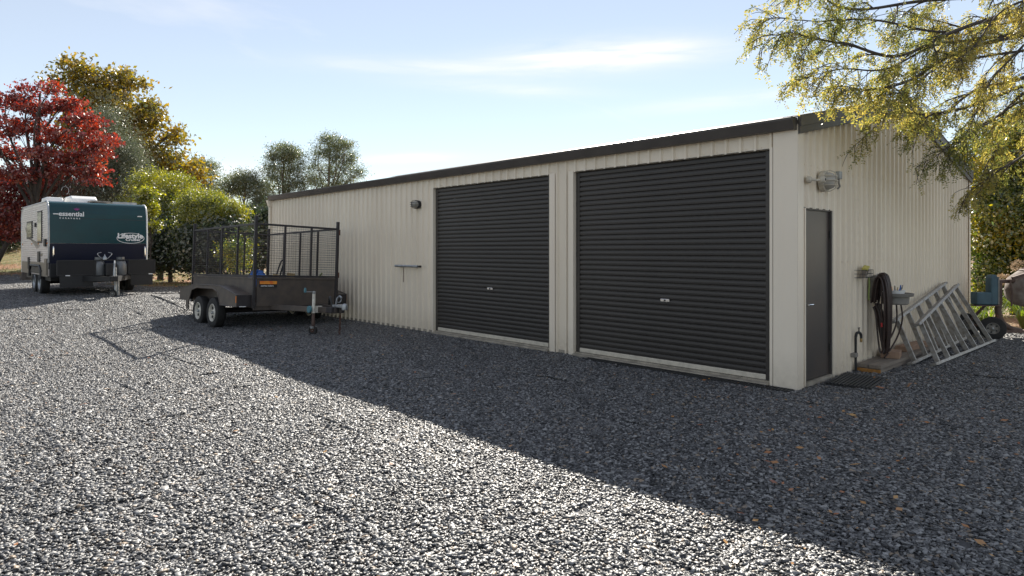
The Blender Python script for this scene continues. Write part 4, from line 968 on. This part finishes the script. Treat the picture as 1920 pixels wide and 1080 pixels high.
def make_tree(name, label, cat, base, Z, lobes, leafm, barkm, trunk_r, clumps, k, size, sig, seed, group=None, aspect=.55, droop=0.0, shell=.45, trunk_top=None, lean=(0, 0), flat=.7, ntwig=40, depthf=1.0):
    rg = np.random.default_rng(seed); rd = random.Random(seed)
    base = Vector(base); t = thing(name, label, cat, base, group=group)
    Lc, Lr = [], []
    for lb in lobes:
        px, py, rx, ry = lb[:4]; dz = lb[4] if len(lb) > 4 else rd.uniform(-.5, .5) * rx / FPX * Z
        c = at(px, py, Z + dz); Lc.append(np.array(c - base)); Lr.append(np.array((rx / FPX * Z, ry / FPX * Z)))
    vol = np.array([r[0] * r[0] * r[1] for r in Lr]) ** .75; cnt = np.maximum(4, (clumps * vol / vol.sum()).astype(int))
    C = []; owner = []
    for i, (c, r, n) in enumerate(zip(Lc, Lr, cnt)):
        u = rand_unit(n, rg) * (rg.uniform(shell, 1, n) ** .6)[:, None]
        p = np.stack([u[:, 0] * r[0], u[:, 1] * r[0] * depthf, u[:, 2] * r[1]], 1); C.append(p + c); owner += [i] * n
    C = np.concatenate(C); sg = sig * rg.uniform(.6, 1.35, len(C))
    V, F = leaf_cloud(C, sg, k, size, rg, aspect, flat, droop)
    # keep foliage out of the soil
    V[:, 2] = np.maximum(V[:, 2], .02)
    link('crown', np_mesh('crown', V, F, leafm), t)
    top = Vector(trunk_top) - base if trunk_top is not None else Vector(np.mean(Lc, axis=0)) + Vector((0, 0, .2))
    H = top.length
    path = [Vector((0, 0, -.15)), top * .25 + Vector((rd.uniform(-.02, .02) * H, rd.uniform(-.02, .02) * H, 0)), top * .55 + Vector((rd.uniform(-.04, .04) * H, rd.uniform(-.04, .04) * H, 0)), top]
    P = bez(path, 8); rs = [trunk_r * (1.25 if i == 0 else 1) * (1 - .8 * i / (len(P) - 1)) for i in range(len(P))]
    MB().tube(P, rs, 9).build('trunk', barkm, t, True)
    for i, c in enumerate(Lc):
        c = Vector(c); f = max(.25, min(.95, (c.z / max(top.z, .1)) * .62)); j = int(f * (len(P) - 1)); s0 = P[j]
        mid = s0.lerp(c, .5) + Vector((rd.uniform(-.1, .1), rd.uniform(-.1, .1), .12)) * (c - s0).length
        q = bez([s0, mid, c], 6); r0 = rs[j] * .6
        mb = MB(); mb.tube(q, [r0 * (1 - .8 * a / (len(q) - 1)) for a in range(len(q))], 7)
        idx = [a for a in range(len(C)) if owner[a] == i]; rd.shuffle(idx)
        for a in idx[:max(4, ntwig // len(Lc))]:
            e = Vector(C[a]); st = q[rd.randrange(len(q) // 3, len(q))]; m_ = st.lerp(e, .55) + Vector((0, 0, .08 * (e - st).length))
            mb.tube(bez([st, m_, e], 4), [r0 * .22 * (1 - .1 * b) for b in range(9)], 5, False)
        mb.build('limb', barkm, t, True)
    return t
def gbase(px, Z):
    p = at(px, 469, Z); return Vector((p.x, p.y, float(gz(p.x, p.y))))

# red maples
make_tree('maple_tree', 'tall red leafed maple with bare upper twigs behind the caravan', 'tree', gbase(48, 27), 27,
    [(10, 185, 50, 13), (70, 200, 44, 12), (118, 195, 36, 16), (150, 225, 38, 16), (185, 262, 36, 15), (50, 232, 52, 12), (-10, 245, 50, 14), (115, 258, 48, 14), (165, 290, 38, 22), (15, 285, 56, 14), (85, 290, 50, 14), (180, 325, 26, 22), (100, 160, 16, 14), (-60, 220, 50, 30), (130, 318, 50, 14), (30, 325, 56, 14), (60, 165, 22, 8)],
    L_RED, BARK, .20, 460, 44, .14, .19, 11, 'red maples behind the caravan', droop=.5, flat=.38, trunk_top=at(75, 175, 27), shell=.2, ntwig=150)
make_tree('maple_tree', 'low spreading red leafed maple with crown down to the ground', 'tree', gbase(-25, 31), 31,
    [(5, 360, 60, 34), (60, 350, 60, 30), (110, 345, 50, 26), (150, 360, 34, 20), (20, 410, 55, 40), (-40, 400, 60, 50), (80, 400, 40, 40), (140, 400, 34, 30)],
    L_RED, BARK, .18, 330, 52, .15, .26, 12, 'red maples behind the caravan', droop=.5, flat=.45, shell=.2, ntwig=60)
# golden tree
make_tree('plane_tree', 'tall gold and olive autumn tree rising behind the red maple', 'tree', gbase(205, 37), 37,
    [(135, 130, 30, 26), (115, 160, 26, 26), (165, 165, 36, 34), (215, 160, 40, 36), (250, 155, 22, 28), (190, 205, 50, 34), (240, 205, 46, 36), (280, 215, 34, 30), (225, 255, 52, 34), (275, 260, 42, 26), (320, 252, 34, 14), (250, 300, 50, 34), (305, 300, 46, 26), (345, 322, 42, 24), (280, 330, 40, 26), (375, 335, 18, 12), (150, 225, 40, 40), (170, 290, 50, 40)],
    L_GOLD, BARK, .3, 560, 46, .215, .27, 13, flat=.75, shell=.35, ntwig=190, trunk_top=at(205, 160, 37))
# grey-green wattle
make_tree('wattle_tree', 'grey green feathery wattle standing between maple and gold tree', 'tree', gbase(225, 31), 31,
    [(205, 225, 30, 24), (225, 280, 40, 30), (195, 320, 44, 34), (245, 310, 36, 32), (215, 370, 50, 40), (165, 360, 40, 36), (260, 360, 40, 36)],
    L_WAT, BARK, .16, 560, 110, .085, .30, 14, flat=.8, aspect=.3, shell=.1, ntwig=60)
# yellow-green shrubs
make_tree('golden_shrub', 'yellow green tall shrub standing beside the caravan roof', 'shrub', gbase(300, 26), 26,
    [(300, 345, 46, 26), (265, 350, 30, 24), (335, 352, 30, 26), (285, 385, 50, 34), (330, 390, 40, 34), (262, 412, 22, 22), (300, 430, 60, 40), (345, 440, 44, 40)],
    L_YEL, BARK, .13, 430, 105, .085, .155, 15, 'yellow green shrubs behind the trailer', aspect=.35, shell=.35, flat=.8, ntwig=60)
make_tree('golden_shrub', 'yellow green rounded shrub standing behind the trailer cage', 'shrub', gbase(395, 24), 24,
    [(385, 375, 40, 18), (420, 388, 36, 18), (445, 398, 20, 12), (365, 392, 32, 24), (400, 412, 50, 24), (370, 430, 40, 30)],
    L_YEL, BARK, .11, 360, 105, .075, .14, 16, 'yellow green shrubs behind the trailer', aspect=.35, shell=.4, flat=.8, ntwig=50)
make_tree('golden_shrub', 'small yellow leafed sapling close to the caravan corner', 'shrub', gbase(280, 23), 23,
    [(272, 380, 16, 10), (282, 400, 12, 9), (285, 425, 16, 9), (278, 362, 18, 10)], L_YEL, BARK, .04, 70, 50, .09, .11, 17, aspect=.6, shell=.1, ntwig=20)
# dark understorey shrubs
for i, (px, Z, lobes, lab) in enumerate((
    (320, 25.2, [(300, 455, 40, 36), (340, 450, 44, 40), (285, 480, 30, 24), (350, 480, 44, 24)], 'dark evergreen shrub beneath the yellow green shrubs'),
    (400, 23.6, [(390, 455, 44, 34), (430, 450, 36, 36), (400, 480, 60, 20)], 'dark evergreen shrub seen through the trailer cage'),
    (490, 27, [(480, 430, 34, 34), (505, 450, 34, 40), (470, 470, 40, 30), (520, 410, 20, 26)], 'dark leafy shrub at the far corner of the shed'),
    (120, 36, [(100, 400, 60, 40), (170, 420, 60, 44), (215, 430, 50, 50), (240, 460, 40, 40)], 'dark evergreen shrub hidden behind the caravan'),
    (-115, 33, [(-120, 330, 60, 60), (-80, 400, 50, 50), (-150, 420, 60, 50), (-190, 360, 60, 60)], 'dark evergreen shrub beside the lawn bank, clear of the maples'),
    (-10, 40, [(-30, 400, 60, 50), (20, 420, 40, 36), (-10, 440, 60, 40)], 'dark evergreen shrub under the low maple'))):
    make_tree('dark_shrub', lab, 'shrub', gbase(px, Z), Z, lobes, L_DARK, BARK, .1, 300, 90, .12, .26, 30 + i, 'dark shrubs under the trees', shell=.3, ntwig=24)
make_tree('pale_shrub', 'open pale leafed shrub growing behind the trailer', 'shrub', gbase(450, 20), 20,
    [(435, 470, 22, 20), (455, 462, 18, 22), (445, 490, 24, 14)], L_BUSH, BARK, .03, 90, 40, .06, .14, 18, shell=.1, ntwig=30)
# eucalypts
make_tree('gum_tree', 'tall rounded gum tree whose base is behind the shed end', 'tree', gbase(535, 56), 56,
    [(530, 285, 26, 18), (510, 300, 16, 16), (550, 300, 22, 22), (520, 325, 26, 16), (560, 325, 16, 18), (500, 345, 20, 16), (540, 350, 24, 14), (510, 375, 20, 16), (545, 285, 18, 14), (575, 345, 16, 14), (560, 372, 24, 12), (488, 392, 18, 18)],
    L_EUC, BARKG, .22, 380, 62, .17, .32, 19, 'gum trees far behind the shed', aspect=.3, droop=.7, shell=.3, flat=.7, ntwig=110, trunk_top=at(532, 290, 56))
make_tree('gum_tree', 'tall open gum tree with pale limbs rising over the shed roof', 'tree', gbase(620, 60), 60,
    [(625, 265, 22, 14), (600, 280, 18, 16), (645, 285, 22, 18), (655, 310, 16, 18), (595, 310, 14, 12), (630, 320, 22, 14), (665, 330, 14, 12), (680, 322, 8, 12), (600, 340, 20, 12), (625, 290, 18, 14), (585, 325, 12, 16), (612, 258, 14, 8), (650, 268, 12, 10), (640, 345, 26, 10)],
    L_EUC, BARKG, .22, 330, 60, .17, .31, 20, 'gum trees far behind the shed', aspect=.3, droop=.7, shell=.35, flat=.7, ntwig=110, trunk_top=at(618, 275, 60))
make_tree('gum_tree', 'shorter gum tree with thin bare stem left of the tall gums', 'tree', gbase(462, 52), 52,
    [(455, 335, 20, 16), (432, 345, 18, 16), (478, 350, 16, 20), (420, 362, 14, 12), (490, 375, 16, 20), (450, 360, 20, 12), (470, 330, 12, 10), (475, 395, 24, 20)],
    L_EUC, BARKG, .15, 300, 58, .16, .31, 21, 'gum trees far behind the shed', aspect=.3, droop=.7, shell=.3, flat=.7, ntwig=80, trunk_top=at(462, 330, 52))
make_tree('gum_tree', 'gum tree peeping past the edge of the gold autumn tree', 'tree', gbase(388, 50), 50,
    [(390, 315, 18, 14), (370, 305, 16, 14), (395, 340, 14, 16), (380, 360, 24, 20)], L_EUC, BARKG, .18, 140, 58, .16, .31, 22, 'gum trees far behind the shed', aspect=.3, droop=.7, shell=.3, ntwig=40)
# belt of distant trees closing the horizon
rgf = np.random.default_rng(5); Cs = []
for px in range(-260, 760, 9):
    Z = 66 + 10 * math.sin(px * .03); 
    for k_ in range(7):
        p = at(px + rgf.uniform(-8, 8), 469 - rgf.uniform(-10, 52) - 12 * math.sin(px * .045), Z + rgf.uniform(-3, 3)); Cs.append(p)
V, F = leaf_cloud(np.array([tuple(c) for c in Cs]), np.full(len(Cs), .75), 60, .34, rgf, .5)
o = link('distant_wood', np_mesh('distant_wood', V, F, L_DARK)); tag(o, 'dark band of distant trees along the horizon', 'wood', kind='stuff')

# right-hand bushes behind the shed
make_tree('hedge_tree', 'dense yellow and green tree growing behind the shed end', 'tree', gbase(1905, 16), 16,
    [(1880, 300, 70, 60), (1940, 260, 70, 70), (1850, 370, 40, 60), (1900, 400, 60, 60), (1960, 380, 60, 80), (1860, 460, 44, 50), (1920, 480, 60, 50), (1845, 520, 30, 40), (1900, 540, 50, 30), (1990, 470, 60, 80), (2010, 300, 60, 70)],
    L_BUSH, BARK, .16, 950, 75, .085, .21, 23, shell=.15, flat=.9, ntwig=120, droop=.2)

# strap leaved clump and dried heads
def straps(label, base, n, h, seed, group):
    rg = random.Random(seed); t = thing('strap_plant', label, 'plant', base, group=group); mb = MB()
    for i in range(n):
        a = rg.uniform(0, 6.28); L = h * rg.uniform(.6, 1.2); d = Vector((math.cos(a), math.sin(a), 0)); w = Vector((-d.y, d.x, 0)) * .016
        p = [d * .03, d * L * .25 + Vector((0, 0, L * .55)), d * L * .6 + Vector((0, 0, L * .75)), d * L * .95 + Vector((0, 0, L * rg.uniform(.35, .65)))]
        q = bez(p, 4); mm = len(q)
        for j in range(mm - 1):
            w0, w1 = w * (1 - .8 * (j / mm) ** 2), w * (1 - .8 * ((j + 1) / mm) ** 2)
            b = len(mb.v); mb.v += [tuple(q[j] - w0), tuple(q[j] + w0), tuple(q[j + 1] + w1), tuple(q[j + 1] - w1)]; mb.f.append((b, b + 1, b + 2, b + 3)); mb.mi.append(0)
    mb.build('leaf_tuft', L_STRAP, t)
    return t
for i, (x, y, n, h) in enumerate(((9.0, -.7, 60, .8), (9.6, -1.3, 60, .85), (9.3, .1, 50, .75), (8.7, .5, 50, .7), (10.3, -1.0, 60, .9), (10.0, .2, 60, .9), (8.6, -.2, 34, .55))):
    straps('bright green strap leaved clump behind the cement mixer', (x, y, float(gz(x, y))), n, h, 60 + i, 'strap leaved clumps behind the mixer')
for i, (px, py, Z, rp) in enumerate(((1880, 524, 13.6, 12), (1915, 500, 13.2, 16), (1912, 520, 13.4, 10))):
    c = at(px, py, Z); g0 = float(gz(c.x, c.y)); t = thing('dried_flower', ('dried tan flower head right behind the blue belt guard', 'largest dried tan flower head, above the mixer drum', 'small dried tan flower head just under the largest one')[i], 'flower', (c.x, c.y, g0), group='dried flower heads above the mixer')
    rr_ = rp / FPX * Z; rgd = np.random.default_rng(80 + i); u_ = rand_unit(160, rgd) * rr_; u_[:, 2] *= .75; u_[:, 2] += c.z - g0
    V, F = leaf_cloud(u_, np.full(160, .012), 3, .03, rgd, .9); tag(link('flower_head', np_mesh('flower_head', V, F, DRYH), t), kind='stuff')
    MB().tube([(0, 0, 0), (.03, .01, (c.z - g0) * .6), (0, 0, c.z - g0)], .006, 6).build('stem', BARK, t, True)

# ------------------------------------------------------------------ weeping tree over the right corner
def weeping():
    rd = random.Random(21); rg = np.random.default_rng(21)
    base = Vector((8.6, -4.4, 0)); t = thing('weeping_tree', 'airy golden leafed tree with drooping branches over the shed gable', 'tree', base)
    fork = Vector((8.3, -4.1, 3.0)); 
    MB().tube([v - base for v in bez([base + Vector((0, 0, -.1)), Vector((8.7, -4.4, 1.3)), fork], 6)], [.24 - .007 * i for i in range(13)], 10).build('trunk', BARK, t, True)
    # limb way-points: (px,py,Z) seen from the yard
    limbs = [
        [(2080, -60, 9.0), (1900, -10, 8.6), (1720, 5, 8.0), (1580, 0, 7.4), (1500, -15, 7.0), (1460, 2, 6.9)],
        [(2080, -20, 9.2), (1920, 12, 8.7), (1780, 60, 8.2), (1640, 52, 7.7), (1550, 36, 7.2), (1470, 30, 7.0), (1440, 45, 7.0)],
        [(2100, 0, 9.0), (1920, 25, 8.5), (1800, 68, 8.0), (1700, 100, 7.6), (1600, 75, 7.3), (1520, 62, 7.0), (1460, 75, 6.8), (1440, 105, 6.8)],
        [(2080, 30, 9.3), (1900, 60, 8.8), (1760, 88, 8.2), (1660, 130, 7.7), (1590, 125, 7.3), (1540, 135, 7.0), (1505, 155, 6.9)],
        [(2100, 40, 9.0), (1920, 62, 8.6), (1800, 110, 8.0), (1700, 150, 7.7), (1620, 165, 7.4), (1580, 160, 7.2), (1560, 180, 7.1)],
        [(2100, 60, 9.0), (1920, 100, 8.5), (1800, 120, 8.1), (1720, 150, 7.8), (1660, 175, 7.6), (1615, 215, 7.5)],
        [(2080, 100, 9.2), (1920, 150, 8.7), (1840, 172, 8.3), (1780, 200, 8.0), (1730, 225, 7.9), (1695, 270, 7.8)],
        [(2080, -80, 8.6), (1900, -60, 8.2), (1700, -50, 7.7), (1560, -30, 7.2), (1500, -5, 7.0)],
        [(2080, 120, 9.4), (1920, 170, 9.0), (1850, 220, 8.8), (1815, 270, 8.6), (1790, 310, 8.5)],
        [(2100, 20, 10.0), (1940, 30, 9.6), (1840, 60, 9.2), (1760, 30, 8.8), (1680, 20, 8.4), (1600, 40, 8.0)],
        [(2100, 90, 9.8), (1960, 150, 9.6), (1900, 240, 9.4), (1860, 320, 9.3), (1830, 380, 9.3)],
        [(2100, 60, 8.4), (1960, 60, 8.2), (1880, 130, 8.0), (1840, 220, 7.9), (1800, 290, 7.9)],
        [(2080, 140, 9.3), (1920, 165, 9.0), (1800, 200, 8.3), (1710, 212, 7.9), (1660, 228, 7.8), (1615, 268, 7.7)],
        [(2080, 160, 9.4), (1930, 190, 9.0), (1830, 235, 8.6), (1775, 280, 8.4), (1730, 325, 8.3)],
        [(2080, 170, 9.8), (1950, 240, 9.5), (1890, 305, 9.3), (1840, 355, 9.2), (1808, 398, 9.2)],
        [(2100, 20, 8.2), (1960, 0, 8.0), (1860, 30, 7.8), (1780, 110, 7.6), (1720, 160, 7.5)],
    ]
    LV, LP = [], []   # leaf rachis starts: position, direction
    for li, lm in enumerate(limbs):
        pts = bez([fork] + [at(*w) for w in lm], 9); n = len(pts)
        r0 = .030 if li % 2 else .042
        ph = [rd.uniform(0, 6.28) for _ in range(4)]
        for i in range(n):
            f = i / (n - 1); pts[i] = pts[i] + Vector((.05 * math.sin(9 * f + ph[0]), .10 * math.sin(7 * f + ph[1]), .05 * math.sin(11 * f + ph[2]) + .02 * math.sin(23 * f + ph[3]))) * min(1, 3 * f)
        mb = MB(); rad = [max(.004, r0 * (1 - i / (n - 1)) ** 1.1) for i in range(n)]
        mb.tube([p - base for p in pts], rad, 6)
        axes = [(pts, int(n * .34), 1.0)]
        for j in range(int(n * .25), int(n * .84), 3):
            tdir = (pts[j + 1] - pts[j - 1]).normalized(); sd = Vector((rd.gauss(0, 1), rd.gauss(0, 1), rd.gauss(0, .7))); sd = (sd - tdir * sd.dot(tdir)).normalized()
            d = (tdir + sd * rd.uniform(.35, .8)).normalized(); L = rd.uniform(.4, 1.0) * (1.0 - .72 * j / n); p = pts[j].copy(); sp_ = [p.copy()]
            for s_ in range(10):
                d = (d + Vector((rd.gauss(0, .06), rd.gauss(0, .06), -.035 - .012 * s_))).normalized(); p = p + d * (L / 10); sp_.append(p.copy())
            rr0 = min(.014, rad[j] * .7); mb.tube([q - base for q in sp_], [max(.003, rr0 * (1 - i / 11)) for i in range(11)], 5, False)
            axes.append((sp_, 2, .7))
        for ax, st, sc_ in axes:
            m0 = len(ax)
            for j in range(st, m0):
                f = (j - st) / (m0 - st)
                if rd.random() < .30: continue
                tdir = (ax[min(j + 1, m0 - 1)] - ax[j - 1]).normalized()
                sd = Vector((rd.gauss(0, 1), rd.gauss(0, 1), rd.gauss(0, .6))); sd = (sd - tdir * sd.dot(tdir)).normalized()
                d = (tdir * rd.uniform(.5, 1.1) + sd * rd.uniform(.4, .9)).normalized(); L = rd.uniform(.14, .5) * sc_ * (1.05 - .3 * f)
                p = ax[j].copy(); tw = [p.copy()]; m_ = 5
                for s_ in range(m_):
                    d = (d + Vector((rd.gauss(0, .07), rd.gauss(0, .07), -.10 - .07 * s_ * rd.random()))).normalized(); p = p + d * (L / m_); tw.append(p.copy())
                    for sg in (-1, 1):
                        if rd.random() < .42: LV.append(p.copy()); LP.append((d * .7 + (d.cross(Vector((rd.gauss(0, 1), rd.gauss(0, 1), rd.gauss(0, 1))))).normalized() * .7 + Vector((0, 0, -.3))).normalized())
                mb.tube([q - base for q in tw], [.0045 - .0004 * q for q in range(len(tw))], 4, False)
        mb.build('limb', BARK, t, True)
    S = np.array([tuple(v - base) for v in LV]); D = np.array([tuple(v) for v in LP]); n = len(S)
    RL = rg.uniform(.07, .15, n)[:, None]; side = np.cross(D, rand_unit(n, rg)); side /= np.linalg.norm(side, axis=1)[:, None]
    VV = []; npair = 6
    for k in range(npair):
        c = S + D * RL * ((k + .6) / npair); c[:, 2] -= (.02 * ((k + 1) / npair) ** 2)
        for sg in (-1, 1):
            keep = rg.random(n) > .22
            d = (D * .55 + side * sg + rg.normal(0, .2, (n, 3))); d /= np.linalg.norm(d, axis=1)[:, None]
            w = np.cross(d, np.cross(D, side)); w += rg.normal(0, .3, (n, 3)); w /= np.linalg.norm(w, axis=1)[:, None]
            L = rg.uniform(.026, .046, n)[:, None]
            V = np.stack([c, c + d * L * .5 + w * L * .22, c + d * L, c + d * L * .5 - w * L * .22], 1)[keep]; VV.append(V.reshape(-1, 3))
    V = np.concatenate(VV); F = np.arange(len(V)).reshape(-1, 4)
    link('crown', np_mesh('crown', V, F, L_WEEP), t)
weeping()

# ------------------------------------------------------------------ litter
def litter():
    rg = np.random.default_rng(9); P = []
    for _ in range(420):
        x, y = rg.uniform(-12, 1.5), rg.uniform(-4, 12)
        if x > -.2 and y > -.3: continue
        P.append((x, y, .028))
    for _ in range(320):
        p = at(rg.uniform(1300, 1950), 469, rg.uniform(3.2, 9)); 
        if p.x > -.1 and p.y > -.4: continue
        P.append((p.x, p.y, .028))
    P = np.array(P); P[:, 2] += gz(P[:, 0], P[:, 1])
    n = len(P); a = rg.uniform(0, 6.28, n); L = rg.lognormal(-3.4, .4, n)[:, None]
    d = np.stack([np.cos(a), np.sin(a), rg.uniform(-.1, .35, n)], 1); w = np.stack([-np.sin(a), np.cos(a), rg.uniform(-.4, .4, n)], 1)
    V = np.stack([P, P + d * L * .5 + w * L * .28, P + d * L, P + d * L * .5 - w * L * .28], 1).reshape(-1, 3)
    o = link('fallen_leaves', np_mesh('fallen_leaves', V, np.arange(n * 4).reshape(-1, 4), L_LITTER)); tag(o, 'scattered orange and tan fallen leaves on the gravel', 'leaves', kind='stuff')
    # leaf carpet + grass tufts beyond the gravel
    N = 26000; x = rg.uniform(-30, 6, N); y = rg.uniform(14, 52, N); dd = inpoly(x, y); m_ = (dd < .6 * rg.random(N)); x, y = x[m_], y[m_]
    z = gz(x, y) + .015; n = len(x); P = np.stack([x, y, z], 1); a = rg.uniform(0, 6.28, n); L = rg.uniform(.05, .12, n)[:, None]
    d = np.stack([np.cos(a), np.sin(a), rg.uniform(-.05, .3, n)], 1); w = np.stack([-np.sin(a), np.cos(a), rg.uniform(-.3, .3, n)], 1)
    V = np.stack([P, P + d * L * .5 + w * L * .35, P + d * L, P + d * L * .5 - w * L * .35], 1).reshape(-1, 3)
    o = link('leaf_carpet', np_mesh('leaf_carpet', V, np.arange(n * 4).reshape(-1, 4), L_LITTER)); tag(o, 'carpet of red brown leaves under the trees', 'leaves', kind='stuff')
    N = 60000; x = rg.uniform(-30, 6, N); y = rg.uniform(14, 48, N); dd = inpoly(x, y); m_ = (dd < .8 * rg.random(N) - .1) & (np.sin(x * .9 + 2) * np.sin(y * .6) + rg.normal(0, .4, N) > -.1); x, y = x[m_], y[m_]
    z = gz(x, y); n = len(x); P = np.stack([x, y, z], 1); a = rg.uniform(0, 6.28, n); L = rg.uniform(.04, .12, n)[:, None]
    d = np.stack([np.cos(a) * .5, np.sin(a) * .5, np.ones(n)], 1); w = np.stack([-np.sin(a), np.cos(a), np.zeros(n)], 1) * .012
    V = np.stack([P - w, P + w, P + d * L], 1).reshape(-1, 3)
    o = link('grass', np_mesh('grass', V, np.arange(n * 3).reshape(-1, 3), L_GRASS)); tag(o, 'short dry lawn grass beyond the gravel', 'grass', kind='stuff')
litter()
